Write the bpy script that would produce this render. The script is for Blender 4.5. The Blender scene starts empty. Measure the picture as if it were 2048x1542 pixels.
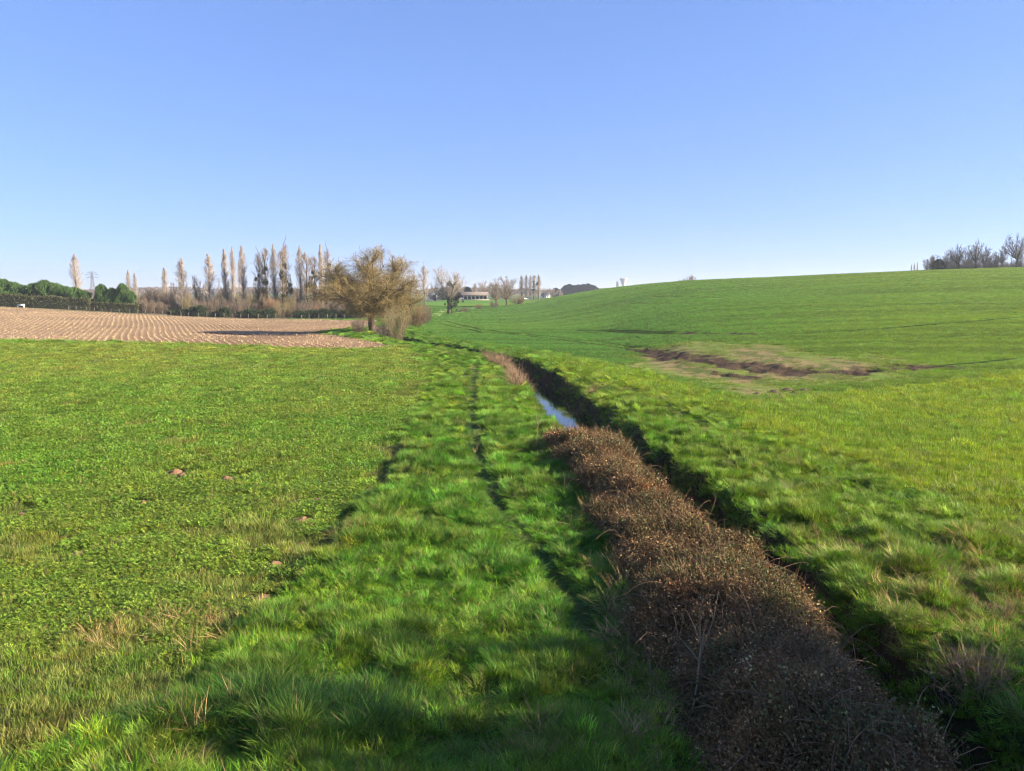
import bpy, math, random
import numpy as np
from mathutils import Vector

# ------------------------------------------------------------------ camera, sky, sun, exposure
sc = bpy.context.scene
COL = sc.collection
F, CX, CY = 1540.0, 1024.0, 771.0            # focal length and centre in photo pixels (2048 x 1542)
H = 4.8                                       # eye height above the valley floor
HROW = 598.0                                  # row of the true horizon
PITCH = math.atan((CY - HROW) / F)
cam = bpy.data.cameras.new("camera")
cam.sensor_width = 36.0
cam.lens = 36.0 * F / 2048.0
cam.clip_start = 0.1
cam.clip_end = 12000
camo = bpy.data.objects.new("camera", cam)
COL.objects.link(camo)
camo.location = (0, 0, H)
camo.rotation_euler = (math.pi / 2 - PITCH, 0, 0)
sc.camera = camo

SUN_AZ, SUN_EL = math.radians(97), math.radians(25)    # azimuth clockwise from the view direction
w = bpy.data.worlds.new("World")
sc.world = w
w.use_nodes = True
nt = w.node_tree
bg = nt.nodes["Background"]
sky = nt.nodes.new("ShaderNodeTexSky")
sky.sky_type = 'NISHITA'
sky.sun_disc = False
sky.sun_elevation = SUN_EL
sky.sun_rotation = SUN_AZ
sky.altitude = 0
sky.air_density = 1.0
sky.dust_density = 0.0
sky.ozone_density = 7.0
gam = nt.nodes.new("ShaderNodeGamma"); gam.inputs[1].default_value = 0.6      # the phone's compressed tone range
tnt = nt.nodes.new("ShaderNodeVectorMath"); tnt.operation = 'MULTIPLY'; tnt.inputs[1].default_value = (0.82, 0.935, 1.36)
nt.links.new(sky.outputs[0], gam.inputs[0]); nt.links.new(gam.outputs[0], tnt.inputs[0])
nt.links.new(tnt.outputs[0], bg.inputs[0])
bg.inputs[1].default_value = 0.093
sun = bpy.data.lights.new("sun", 'SUN')
sun.energy = 5.0
sun.angle = math.radians(0.5)
sun.color = (1.0, 0.87, 0.66)
suno = bpy.data.objects.new("sun", sun)
COL.objects.link(suno)
sdir = Vector((math.sin(SUN_AZ) * math.cos(SUN_EL), math.cos(SUN_AZ) * math.cos(SUN_EL), math.sin(SUN_EL)))
suno.rotation_euler = sdir.to_track_quat('Z', 'Y').to_euler()
suno.location = (60, 10, 40)
vs = sc.view_settings
vs.view_transform = 'Standard'
vs.look = 'None'
vs.exposure = 1.7
vs.gamma = 1.0
vs.use_curve_mapping = False
sc.render.engine = 'CYCLES'
sc.cycles.max_bounces = 5
sc.cycles.diffuse_bounces = 2
sc.cycles.glossy_bounces = 2
sc.cycles.transmission_bounces = 3
sc.cycles.transparent_max_bounces = 4
sc.cycles.use_denoising = True
sc.cycles.use_light_tree = False
sc.cycles.filter_width = 1.1
sc.cycles.debug_use_spatial_splits = True
sc.cycles.use_adaptive_sampling = True
sc.cycles.adaptive_threshold = 0.02
sc.cycles.caustics_reflective = False
sc.cycles.caustics_refractive = False

rng = np.random.default_rng(7)

# ------------------------------------------------------------------ numeric helpers
def hash2(ix, iy, seed):
    h = (ix.astype(np.int64) * 374761393 + iy.astype(np.int64) * 668265263 + seed * 2147483647) & 0xFFFFFFFF
    h = ((h ^ (h >> 13)) * 1274126177) & 0xFFFFFFFF
    h = (h ^ (h >> 16)) & 0xFFFFFFFF
    return h / 4294967295.0

def vnoise(x, y, seed=0):
    x = np.asarray(x, float); y = np.asarray(y, float)
    ix = np.floor(x); iy = np.floor(y)
    fx = x - ix; fy = y - iy
    fx = fx * fx * (3 - 2 * fx); fy = fy * fy * (3 - 2 * fy)
    ix = ix.astype(np.int64); iy = iy.astype(np.int64)
    a = hash2(ix, iy, seed); b = hash2(ix + 1, iy, seed)
    c = hash2(ix, iy + 1, seed); d = hash2(ix + 1, iy + 1, seed)
    return (a * (1 - fx) + b * fx) * (1 - fy) + (c * (1 - fx) + d * fx) * fy

def fbm(x, y, seed=0, octv=4):
    s = 0; amp = 0.5; tot = 0
    for o in range(octv):
        s = s + amp * vnoise(x * 2 ** o + 17.3 * o, y * 2 ** o - 9.1 * o, seed + o * 13)
        tot += amp; amp *= 0.5
    return s / tot

def sstep(a, b, x):
    t = np.clip((x - a) / (b - a), 0, 1)
    return t * t * (3 - 2 * t)

def seg_dist(px, py, poly):
    """distance of points to a polyline, and the side (positive: right of travel direction)"""
    px = np.asarray(px, float); py = np.asarray(py, float)
    best = np.full(px.shape, 1e9); side = np.zeros(px.shape)
    for (ax, ay), (bx, by) in zip(poly[:-1], poly[1:]):
        dx, dy = bx - ax, by - ay
        t = np.clip(((px - ax) * dx + (py - ay) * dy) / (dx * dx + dy * dy + 1e-9), 0, 1)
        ex = px - ax - t * dx; ey = py - ay - t * dy
        d = np.hypot(ex, ey)
        m = d < best
        best = np.where(m, d, best)
        side = np.where(m, np.sign(dy * ex - dx * ey), side)
    return best, side

def in_poly(px, py, poly):
    px = np.asarray(px, float); py = np.asarray(py, float)
    ins = np.zeros(px.shape, bool)
    n = len(poly); j = n - 1
    for i in range(n):
        xi, yi = poly[i]; xj, yj = poly[j]
        if yi != yj:
            c = ((yi > py) != (yj > py)) & (px < (xj - xi) * (py - yi) / (yj - yi) + xi)
            ins ^= c
        j = i
    return ins

# ------------------------------------------------------------------ terrain: valley floor, hill on the right, rising stubble field on the left
#       column, foot distance, crest distance, row of the ground's skyline
TAB = np.array([
    [-900, 90, 190, 585], [0, 95, 190, 612], [300, 100, 190, 627], [500, 110, 190, 635.5], [700, 120, 195, 637],
    [790, 125, 240, 622], [840, 135, 330, 606], [900, 165, 420, 600], [1000, 165, 410, 600], [1070, 140, 340, 600], [1130, 120, 300, 590],
    [1200, 100, 285, 579], [1280, 70, 268, 570], [1370, 50, 255, 562], [1540, 42, 245, 556], [1700, 40, 238, 548],
    [1850, 40, 232, 541], [2048, 40, 228, 537], [2800, 40, 220, 530]], float)
_px = np.linspace(-900, 2800, 900)
_k = np.exp(-np.linspace(-2, 2, 21) ** 2); _k /= _k.sum()
def _sm(c):
    v = np.interp(_px, TAB[:, 0], TAB[:, c])
    return np.convolve(np.pad(v, 10, mode='edge'), _k, 'valid')
_yf, _yc, _rw = _sm(1), _sm(2), _sm(3)

def base_z(x, y):
    x = np.asarray(x, float); y = np.asarray(y, float)
    yy = np.maximum(y, 1.0)
    px = CX + F * x / yy
    px = np.where(y < 20, CX + F * x / 20, px)
    yf = np.interp(px, _px, _yf); yc = np.interp(px, _px, _yc); rw = np.interp(px, _px, _rw)
    zc = H + (HROW - rw) / F * yc
    t = np.clip((yy - yf) / (yc - yf), 0, 1)
    s = 0.5 * t + 0.5 * t * t * (3 - 2 * t)
    z = zc * s
    zF = 5 + 11 * sstep(500, 1500, yy)
    z = z + (zF - zc) * sstep(yc, yc + 380, yy)
    z = z + (fbm(x / 38, y / 38, 3, 2) - 0.5) * 0.9 * sstep(45, 120, yy) * (1 - 0.4 * sstep(150, 230, yy))
    z = z + 0.35 * (1 - sstep(3.5, 9.5, y + 0.25 * x))          # road embankment under the camera
    return z

def flat(px, row, z=0.0):
    """ground-plan point of a photo pixel on the level z"""
    dx = (px - CX) / F; dv = (CY - row) / F
    fy = math.cos(PITCH) + dv * math.sin(PITCH); fz = -math.sin(PITCH) + dv * math.cos(PITCH)
    t = (z - H) / fz
    return (dx * t, fy * t)

# ditch: centre line from photo columns/rows on the valley floor
DITCH = [flat(*p) for p in [(2010, 1760), (1890, 1542), (1690, 1380), (1560, 1257), (1408, 1054), (1328, 971), (1222, 888), (1170, 845), (1130, 801),
                            (1097, 765), (1066, 745), (1040, 728), (978, 709), (917, 696), (835, 684)]] + [(-16.5, 104), (-19, 116), (-24, 140)]
DITCH = [(6.6, 2.0)] + DITCH[1:]
def ditch_d(x, y):
    return seg_dist(x, y, DITCH)

# edges of the grass strip / verge (ground plan)
LEFT_EDGE = [(-9, 2.0)] + [flat(*p) for p in [(330, 1440), (470, 1290), (590, 1170), (665, 1080), (755, 975), (800, 905), (838, 820), (850, 760), (835, 715), (812, 700)]]
CROP_EDGE = [flat(*p) for p in [(2700, 745), (2048, 754), (1780, 781), (1630, 795), (1500, 808), (1407, 785), (1245, 737), (1100, 706), (1000, 692), (900, 679), (840, 668)]] + [(-14.5, 118), (-20, 145)]
def xof(poly, y):
    p = np.array(sorted(poly, key=lambda q: q[1]))
    return np.interp(y, p[:, 1], p[:, 0])
RUTS = [[flat(*p) for p in [(1178, 1300), (1155, 1215), (1100, 1140), (1030, 1060), (985, 1000), (962, 940), (945, 850), (947, 790), (950, 735)]],
        [flat(*p) for p in [(800, 890), (770, 960), (700, 1050), (655, 1105)]],
        [flat(*p) for p in [(1440, 870), (1330, 815), (1250, 775)]]]
FIELD = [flat(*p) for p in [(-500, 681), (0, 684), (300, 690), (500, 696), (700, 701), (800, 697), (745, 684), (690, 674), (628, 663)]]
FIELD += [flat(690, 655.5), flat(735, 655)] + [(-29, 168), (-45, 182), (-75, 184), (-140, 184), (-260, 184)]
MUD_IMG = [(1225, 732), (1275, 700), (1400, 679), (1600, 690), (1740, 715), (1870, 733), (1800, 752), (1640, 768), (1620, 795), (1500, 810), (1407, 787)]

def tuss(x, y):
    """tussock relief 0..1"""
    a = fbm(x / 0.72, y / 0.72, 31, 3)
    b = fbm(x / 2.4, y / 2.4, 57, 2)
    return np.clip((a - 0.36) * 2.8, 0, 1) * np.clip(0.2 + 1.3 * b, 0, 1.2)

def rut_mask(x, y):
    m = np.zeros(np.shape(x))
    for i, r in enumerate(RUTS):
        d, _ = seg_dist(x, y, r)
        wob = 0.7 + 0.9 * vnoise(np.asarray(x) * 1.3, np.asarray(y) * 1.3, 5 + i)
        m = np.maximum(m, (1 - sstep(0.08, 0.34, d / wob)) * sstep(0.28, 0.5, vnoise(np.asarray(x) * 0.5 + 3 * i, np.asarray(y) * 0.45, 15 + i)))
    return m

def zone_of(x, y):
    """0 clover, 1 strip, 2 ditch, 3 right verge, 4 crop, 5 stubble, 6 countryside"""
    x = np.asarray(x, float); y = np.asarray(y, float)
    d, side = ditch_d(x, y)
    z = np.where(side > 0, 3, 1)
    xl = xof(LEFT_EDGE, y) + (fbm(x * 0 + 3.3, y / 2.2, 8, 3) - 0.5) * 1.1
    z = np.where((side <= 0) & (x < xl) & (y < 79 + 0.0 * x), 0, z)
    cropp = CROP_EDGE + [(-20, 150), (-60, 190), (-60, 480), (900, 480), (900, CROP_EDGE[0][1])]
    crop = in_poly(x + (fbm(x / 3, y / 3, 91, 2) - 0.5) * 1.4, y, cropp)
    z = np.where(crop, 4, z)
    z = np.where(in_poly(x, y + (fbm(x / 2.5, y / 2.5, 77, 2) - 0.5) * 1.6, FIELD), 5, z)
    z = np.where(d < 1.5, 2, z)
    px = CX + F * x / np.maximum(y, 20)
    yc = np.interp(px, _px, _yc)
    z = np.where(y > yc + 25, 6, z)
    z = np.where((px < 800) & (y > 186), 6, z)
    return z

def Z(x, y, detail=True):
    x = np.asarray(x, float); y = np.asarray(y, float)
    z = base_z(x, y)
    near = 1 - sstep(110, 150, y)
    d, side = ditch_d(x, y)
    wob = 1.0 + 0.30 * (fbm(x / 1.7, y / 1.7, 21, 2) - 0.5)
    wtop = (1.42 + 0.30 * sstep(14, 6, y) + 0.35 * sstep(26, 31, y) * sstep(52, 46, y)) * wob
    carve = (1 - sstep(0.8 + 0.15 * sstep(26, 31, y) * sstep(55, 48, y), wtop, d)) * (1.55 * near)
    z = z - carve
    if detail:
        t = tuss(x, y)
        xl = xof(LEFT_EDGE, y)
        strip = sstep(-0.4, 0.5, x - xl) * (1 - sstep(60, 100, y))
        ce, cs = seg_dist(x, y, CROP_EDGE)
        verge = np.where(side > 0, 1.0, 0.0) * (1 - sstep(40, 90, y))
        bump = np.where(side > 0, verge * (0.26 * sstep(9, 1.5, d) + 0.03), 0.02 + strip * 0.15)
        z = z + t * bump * (1 - 0.5 * np.clip(carve, 0, 1))
        z = z - 0.13 * (1 - 0.6 * sstep(14, 30, y)) * rut_mask(x, y) * (1 - sstep(70, 90, y))
        z = z + strip * 0.07 * np.where(side > 0, 0, 1)
    return z

def pix(px, row, dz=0.0):
    """where a photo pixel meets the terrain"""
    dx = (px - CX) / F; dv = (CY - row) / F
    fy = math.cos(PITCH) + dv * math.sin(PITCH); fz = -math.sin(PITCH) + dv * math.cos(PITCH)
    t = np.geomspace(4, 2500, 1500)
    zz = base_z(dx * t, fy * t)
    below = np.nonzero(H + fz * t < zz + dz)[0]
    i = below[0] if len(below) else len(t) - 1
    tt = t[i]
    return (dx * tt, fy * tt, float(base_z(dx * tt, fy * tt)))

# ------------------------------------------------------------------ mesh helpers
def mesh_of(name, verts, quads=None, tris=None, smooth=False):
    me = bpy.data.meshes.new(name)
    verts = np.asarray(verts, np.float32).reshape(-1, 3)
    me.vertices.add(len(verts))
    me.vertices.foreach_set("co", verts.ravel())
    loops = []; starts = []; tot = []
    s = 0
    if quads is not None and len(quads):
        q = np.asarray(quads, np.int32); loops.append(q.ravel())
        starts.append(s + 4 * np.arange(len(q))); tot.append(np.full(len(q), 4)); s += 4 * len(q)
    if tris is not None and len(tris):
        t = np.asarray(tris, np.int32); loops.append(t.ravel())
        starts.append(s + 3 * np.arange(len(t))); tot.append(np.full(len(t), 3)); s += 3 * len(t)
    if loops:
        L = np.concatenate(loops)
        me.loops.add(len(L)); me.loops.foreach_set("vertex_index", L)
        st = np.concatenate(starts).astype(np.int32)
        me.polygons.add(len(st))
        me.polygons.foreach_set("loop_start", st)
        me.polygons.foreach_set("loop_total", np.concatenate(tot).astype(np.int32))
        if smooth:
            me.polygons.foreach_set("use_smooth", np.ones(len(st), bool))
    me.update(calc_edges=True)
    return me

def add_attr(me, name, typ, data, domain='POINT'):
    a = me.attributes.new(name, typ, domain)
    key = {'FLOAT': 'value', 'INT': 'value', 'FLOAT_VECTOR': 'vector', 'FLOAT_COLOR': 'color'}[typ]
    data = np.asarray(data)
    if typ == 'FLOAT_COLOR' and data.shape[-1] == 3:
        data = np.concatenate([data, np.ones((len(data), 1))], 1)
    a.data.foreach_set(key, data.astype(np.int32 if typ == 'INT' else np.float32).ravel())

def obj(name, me, mat=None, parent=None, loc=None):
    o = bpy.data.objects.new(name, me)
    COL.objects.link(o)
    if mat is not None and me is not None and not me.materials:
        me.materials.append(mat)
    if parent is not None:
        o.parent = parent
    if loc is not None:
        o.location = loc
    return o

def tag(o, label=None, cat=None, group=None, kind=None):
    if label: o['label'] = label
    if cat: o['category'] = cat
    if group: o['group'] = group
    if kind: o['kind'] = kind
    return o

def empty(name, loc, rz=0.0, sc_=(1, 1, 1)):
    o = bpy.data.objects.new(name, None)
    COL.objects.link(o)
    o.location = loc; o.rotation_euler = (0, 0, rz); o.scale = sc_
    o.empty_display_size = 0.3
    return o

class MB:
    """collects quads and triangles"""
    def __init__(s): s.v = []; s.q = []; s.t = []; s.n = 0
    def add(s, v, q=None, t=None):
        v = np.asarray(v, float).reshape(-1, 3)
        if q is not None and len(q): s.q.append(np.asarray(q) + s.n)
        if t is not None and len(t): s.t.append(np.asarray(t) + s.n)
        s.v.append(v); s.n += len(v); return s
    def box(s, x0, x1, y0, y1, z0, z1):
        v = [(x, y, z) for z in (z0, z1) for y in (y0, y1) for x in (x0, x1)]
        return s.add(v, [(0, 2, 3, 1), (4, 5, 7, 6), (0, 1, 5, 4), (2, 6, 7, 3), (0, 4, 6, 2), (1, 3, 7, 5)])
    def tubes(s, P0, P1, r0, r1, n=3):
        P0 = np.asarray(P0, float).reshape(-1, 3); P1 = np.asarray(P1, float).reshape(-1, 3); m = len(P0)
        r0 = np.broadcast_to(np.asarray(r0, float), (m,)); r1 = np.broadcast_to(np.asarray(r1, float), (m,))
        d = P1 - P0; d = d / (np.linalg.norm(d, axis=1, keepdims=True) + 1e-9)
        ref = np.where(np.abs(d[:, 2:3]) > 0.9, np.array([[1., 0, 0]]), np.array([[0, 0, 1.]]))
        a = np.cross(d, ref); a /= np.linalg.norm(a, axis=1, keepdims=True) + 1e-9
        b = np.cross(d, a)
        ang = np.arange(n) * 2 * math.pi / n
        ring = a[:, None] * np.cos(ang)[None, :, None] + b[:, None] * np.sin(ang)[None, :, None]
        V = np.concatenate([P0[:, None] + ring * r0[:, None, None], P1[:, None] + ring * r1[:, None, None]], 1)
        i = np.arange(n); j = (i + 1) % n
        q1 = np.stack([i, j, j + n, i + n], 1)
        q = (q1[None] + (np.arange(m) * 2 * n)[:, None, None]).reshape(-1, 4)
        return s.add(V, q)
    def slivers(s, P0, P1, wd, rg):
        P0 = np.asarray(P0, float); P1 = np.asarray(P1, float); m = len(P0)
        d = P1 - P0
        a = np.cross(d, rg.normal(size=(m, 3))); a /= np.linalg.norm(a, axis=1, keepdims=True) + 1e-9
        wd = np.broadcast_to(np.asarray(wd, float), (m,))[:, None]
        V = np.stack([P0 - a * wd / 2, P0 + a * wd / 2, P1], 1)
        return s.add(V, None, np.arange(3 * m).reshape(-1, 3))
    def leaves(s, C, size, rg, asp=0.6, up=0.0):
        """rhombic leaves of random orientation at points C"""
        C = np.asarray(C, float); m = len(C)
        d = rg.normal(size=(m, 3)); d /= np.linalg.norm(d, axis=1, keepdims=True)
        n = rg.normal(size=(m, 3)); n[:, 2] += up
        a = np.cross(d, n); a /= np.linalg.norm(a, axis=1, keepdims=True) + 1e-9
        size = np.broadcast_to(np.asarray(size, float), (m,))[:, None]
        V = np.stack([C - d * size / 2, C + a * size * asp / 2, C + d * size / 2, C - a * size * asp / 2], 1)
        return s.add(V, np.arange(4 * m).reshape(-1, 4))
    def mesh(s, name, smooth=False):
        v = np.concatenate(s.v) if s.v else np.zeros((0, 3))
        return mesh_of(name, v, np.concatenate(s.q) if s.q else None, np.concatenate(s.t) if s.t else None, smooth)

# ------------------------------------------------------------------ materials
def newmat(name):
    m = bpy.data.materials.new(name); m.use_nodes = True
    t = m.node_tree
    return m, t, t.nodes, t.links, t.nodes["Principled BSDF"]

def plain_mat(name, c0, c1=None, scale=3.0, rough=0.85, spec=0.2, bump=0.0, detail=5.0, transl=0.0):
    m, t, N, L, P = newmat(name)
    P.inputs['Roughness'].default_value = rough
    P.inputs['Specular IOR Level'].default_value = spec
    tc = N.new("ShaderNodeTexCoord")
    nz = N.new("ShaderNodeTexNoise"); nz.inputs['Scale'].default_value = scale; nz.inputs['Detail'].default_value = detail
    L.new(tc.outputs['Object'], nz.inputs['Vector'])
    mx = N.new("ShaderNodeMix"); mx.data_type = 'RGBA'
    mr = N.new("ShaderNodeMapRange"); mr.inputs[1].default_value = 0.33; mr.inputs[2].default_value = 0.67
    L.new(nz.outputs['Fac'], mr.inputs[0]); L.new(mr.outputs[0], mx.inputs[0])
    c1 = c1 or tuple(0.7 * c for c in c0)
    mx.inputs[6].default_value = (*c0, 1); mx.inputs[7].default_value = (*c1, 1)
    L.new(mx.outputs[2], P.inputs['Base Color'])
    if bump:
        b = N.new("ShaderNodeBump"); b.inputs['Strength'].default_value = bump; b.inputs['Distance'].default_value = 0.05
        L.new(nz.outputs['Fac'], b.inputs['Height']); L.new(b.outputs[0], P.inputs['Normal'])
    if transl:
        tr = N.new("ShaderNodeBsdfTranslucent"); L.new(mx.outputs[2], tr.inputs[0])
        ms = N.new("ShaderNodeMixShader"); ms.inputs[0].default_value = transl
        L.new(P.outputs[0], ms.inputs[1]); L.new(tr.outputs[0], ms.inputs[2])
        L.new(ms.outputs[0], N["Material Output"].inputs[0])
    return m

def ground_mat():
    m, t, N, L, P = newmat("ground_surface")
    P.inputs['Roughness'].default_value = 0.95
    P.inputs['Specular IOR Level'].default_value = 0.08
    at = N.new("ShaderNodeAttribute"); at.attribute_name = "col"
    ge = N.new("ShaderNodeNewGeometry")
    n1 = N.new("ShaderNodeTexNoise"); n1.inputs['Scale'].default_value = 9.0; n1.inputs['Detail'].default_value = 6
    n2 = N.new("ShaderNodeTexNoise"); n2.inputs['Scale'].default_value = 1.1; n2.inputs['Detail'].default_value = 8; n2.inputs['Roughness'].default_value = 0.7
    L.new(ge.outputs['Position'], n1.inputs['Vector']); L.new(ge.outputs['Position'], n2.inputs['Vector'])
    ad = N.new("ShaderNodeMath"); ad.operation = 'ADD'
    L.new(n1.outputs['Fac'], ad.inputs[0]); L.new(n2.outputs['Fac'], ad.inputs[1])
    mr = N.new("ShaderNodeMapRange"); mr.inputs[1].default_value = 0.65; mr.inputs[2].default_value = 1.35
    mr.inputs[3].default_value = 0.62; mr.inputs[4].default_value = 1.38
    L.new(ad.outputs[0], mr.inputs[0])
    vm = N.new("ShaderNodeVectorMath"); vm.operation = 'SCALE'
    L.new(at.outputs['Color'], vm.inputs[0]); L.new(mr.outputs[0], vm.inputs['Scale'])
    L.new(vm.outputs[0], P.inputs['Base Color'])
    b = N.new("ShaderNodeBump"); b.inputs['Strength'].default_value = 0.8; b.inputs['Distance'].default_value = 0.12
    L.new(ad.outputs[0], b.inputs['Height']); L.new(b.outputs[0], P.inputs['Normal'])
    return m

def blade_mat(name, transl=0.35, rough=0.55, spec=0.25, dead=(0.30, 0.22, 0.09), deadcut=0.93):
    m, t, N, L, P = newmat(name)
    at = N.new("ShaderNodeAttribute"); at.attribute_type = 'INSTANCER'; at.attribute_name = "tint"
    bv = N.new("ShaderNodeAttribute"); bv.attribute_name = "bv"
    mr = N.new("ShaderNodeMapRange"); mr.inputs[3].default_value = 0.65; mr.inputs[4].default_value = 1.4
    L.new(bv.outputs['Fac'], mr.inputs[0])
    vm = N.new("ShaderNodeVectorMath"); vm.operation = 'SCALE'
    L.new(at.outputs['Color'], vm.inputs[0]); L.new(mr.outputs[0], vm.inputs['Scale'])
    gt = N.new("ShaderNodeMath"); gt.operation = 'GREATER_THAN'; gt.inputs[1].default_value = deadcut
    L.new(bv.outputs['Fac'], gt.inputs[0])
    mx = N.new("ShaderNodeMix"); mx.data_type = 'RGBA'
    L.new(gt.outputs[0], mx.inputs[0]); L.new(vm.outputs[0], mx.inputs[6]); mx.inputs[7].default_value = (*dead, 1)
    L.new(mx.outputs[2], P.inputs['Base Color'])
    P.inputs['Roughness'].default_value = rough; P.inputs['Specular IOR Level'].default_value = spec
    tr = N.new("ShaderNodeBsdfTranslucent"); L.new(mx.outputs[2], tr.inputs[0])
    ms = N.new("ShaderNodeMixShader"); ms.inputs[0].default_value = transl
    L.new(P.outputs[0], ms.inputs[1]); L.new(tr.outputs[0], ms.inputs[2])
    L.new(ms.outputs[0], N["Material Output"].inputs[0])
    return m

M = {}
M['ground'] = ground_mat()
M['blade'] = blade_mat("grass_blade")
M['clover'] = blade_mat("clover_leaf", 0.4, 0.5, 0.3, deadcut=0.97)
M['straw'] = blade_mat("dry_straw", 0.15, 0.8, 0.1, deadcut=2.0)
M['bramble_leaf'] = blade_mat("bramble_leaf", 0.15, 0.62, 0.22, dead=(0.20, 0.12, 0.055), deadcut=0.84)
M['oak_bark'] = plain_mat("oak_bark", (0.15, 0.105, 0.065), (0.07, 0.05, 0.035), 4, bump=0.4)
M['oak_twig'] = plain_mat("oak_twig", (0.33, 0.245, 0.09), (0.21, 0.155, 0.065), 0.6)
M['pale_bark'] = plain_mat("poplar_bark", (0.30, 0.25, 0.19), (0.17, 0.14, 0.11), 2)
M['pale_twig'] = plain_mat("poplar_twig", (0.50, 0.41, 0.33), (0.40, 0.33, 0.26), 0.5)
M['grey_twig'] = plain_mat("bare_twig", (0.25, 0.19, 0.13), (0.15, 0.115, 0.085), 0.5)
M['mist_twig'] = plain_mat("open_crown_twig", (0.40, 0.32, 0.24), (0.28, 0.22, 0.16), 0.5)
M['dark_twig'] = plain_mat("dark_twig", (0.20, 0.155, 0.12), (0.13, 0.10, 0.08), 0.5)
M['rust_twig'] = plain_mat("rusty_twig", (0.31, 0.19, 0.10), (0.20, 0.125, 0.07), 0.5)
M['willow_twig'] = plain_mat("willow_twig", (0.30, 0.245, 0.12), (0.20, 0.16, 0.085), 0.5)
M['dark_bark'] = plain_mat("dark_bark", (0.085, 0.065, 0.05), (0.045, 0.036, 0.03), 3)
M['ivy'] = plain_mat("ivy_leaf", (0.045, 0.065, 0.022), (0.025, 0.04, 0.015), 1.5, rough=0.5)
M['mistletoe'] = plain_mat("mistletoe_leaf", (0.16, 0.13, 0.04), (0.08, 0.075, 0.03), 1.5, rough=0.6)
M['mistletoe_dark'] = plain_mat("dark_mistletoe_leaf", (0.075, 0.075, 0.035), (0.045, 0.05, 0.025), 1.5, rough=0.6)  # darker second leaf tone for some of the mistletoe clumps
M['conifer'] = plain_mat("conifer_needle", (0.105, 0.185, 0.045), (0.05, 0.10, 0.028), 0.7)
M['far_conifer'] = plain_mat("far_conifer_needle", (0.014, 0.035, 0.022), (0.009, 0.022, 0.016), 0.4)
M['hedge'] = plain_mat("clipped_hedge_leaf", (0.125, 0.125, 0.05), (0.085, 0.09, 0.036), 0.6)
M['stalk'] = plain_mat("maize_stubble", (0.48, 0.36, 0.21), (0.34, 0.24, 0.135), 1.0)
M['post'] = plain_mat("fence_post_wood", (0.20, 0.165, 0.12), (0.13, 0.11, 0.08), 4)
M['wire'] = plain_mat("fence_wire", (0.22, 0.22, 0.21), None, 5, rough=0.5)
M['soil'] = plain_mat("bare_soil", (0.27, 0.15, 0.085), (0.17, 0.095, 0.055), 14, bump=0.6)
M['mud'] = plain_mat("dark_mud", (0.085, 0.055, 0.035), (0.14, 0.09, 0.055), 3, rough=0.7, bump=0.8)
M['track'] = plain_mat("track_soil", (0.045, 0.085, 0.018), (0.04, 0.05, 0.018), 1.5, rough=1.0, spec=0.0, bump=0.5)
M['path'] = plain_mat("dry_grass_path", (0.36, 0.38, 0.16), (0.27, 0.30, 0.12), 0.6)
M['concrete'] = plain_mat("pale_concrete", (0.62, 0.60, 0.56), (0.52, 0.50, 0.47), 0.5)
M['white'] = plain_mat("white_paint", (0.75, 0.74, 0.70), (0.62, 0.61, 0.57), 2)
M['steel'] = plain_mat("galvanised_steel", (0.24, 0.25, 0.27), (0.18, 0.19, 0.21), 1, rough=0.6)
M['roof'] = plain_mat("weathered_roof", (0.17, 0.14, 0.12), (0.13, 0.105, 0.09), 0.7)
M['dark_wall'] = plain_mat("dark_boarding", (0.06, 0.06, 0.065), (0.04, 0.04, 0.045), 1)
M['wall'] = plain_mat("pale_wall", (0.27, 0.24, 0.19), (0.23, 0.20, 0.16), 0.8)
M['glass'] = plain_mat("window_glass", (0.03, 0.035, 0.04), None, 1, rough=0.1, spec=0.5)
M['slate'] = plain_mat("slate_roof", (0.10, 0.105, 0.12), (0.075, 0.08, 0.09), 1)
M['carpaint'] = plain_mat("silver_car_paint", (0.45, 0.46, 0.48), (0.42, 0.43, 0.45), 1, rough=0.3, spec=0.5)
M['rubber'] = plain_mat("tyre_rubber", (0.02, 0.02, 0.02), None, 4)
M['brown_core'] = plain_mat("bramble_litter", (0.055, 0.036, 0.022), (0.028, 0.02, 0.013), 6, bump=0.8)
M['cane'] = plain_mat("bramble_cane", (0.23, 0.145, 0.08), (0.12, 0.07, 0.045), 3)
M['reed'] = plain_mat("dry_reed", (0.34, 0.235, 0.135), (0.18, 0.11, 0.065), 1.2)
M['deadstalk'] = plain_mat("dead_stalk", (0.33, 0.25, 0.16), (0.22, 0.16, 0.10), 4)

# ------------------------------------------------------------------ ground
def nonuni():
    a = np.linspace(-0.78, 0.78, 430)
    b = np.linspace(0.78, 1.5, 40)[1:]
    c = np.array([1.8, 2.4, 3.5, 6, 12, 30])
    return np.concatenate([-c[::-1], -b[::-1], a, b, c])
GU = nonuni()
GY = np.concatenate([np.geomspace(2.5, 60, 330), np.geomspace(60, 260, 170)[1:], np.geomspace(260, 6000, 70)[1:]])
UU, YY = np.meshgrid(GU, GY)
GXf = (UU * YY).ravel(); GYf = YY.ravel()
zon = zone_of(GXf, GYf)
zon = np.where(np.abs(UU.ravel()) > 1.6, np.where(GYf > 30, 6, zon), zon)
GZ = Z(GXf, GYf)

def lerp3(a, b, t):
    return np.asarray(a)[None, :] * (1 - t[:, None]) + np.asarray(b)[None, :] * t[:, None]

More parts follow.
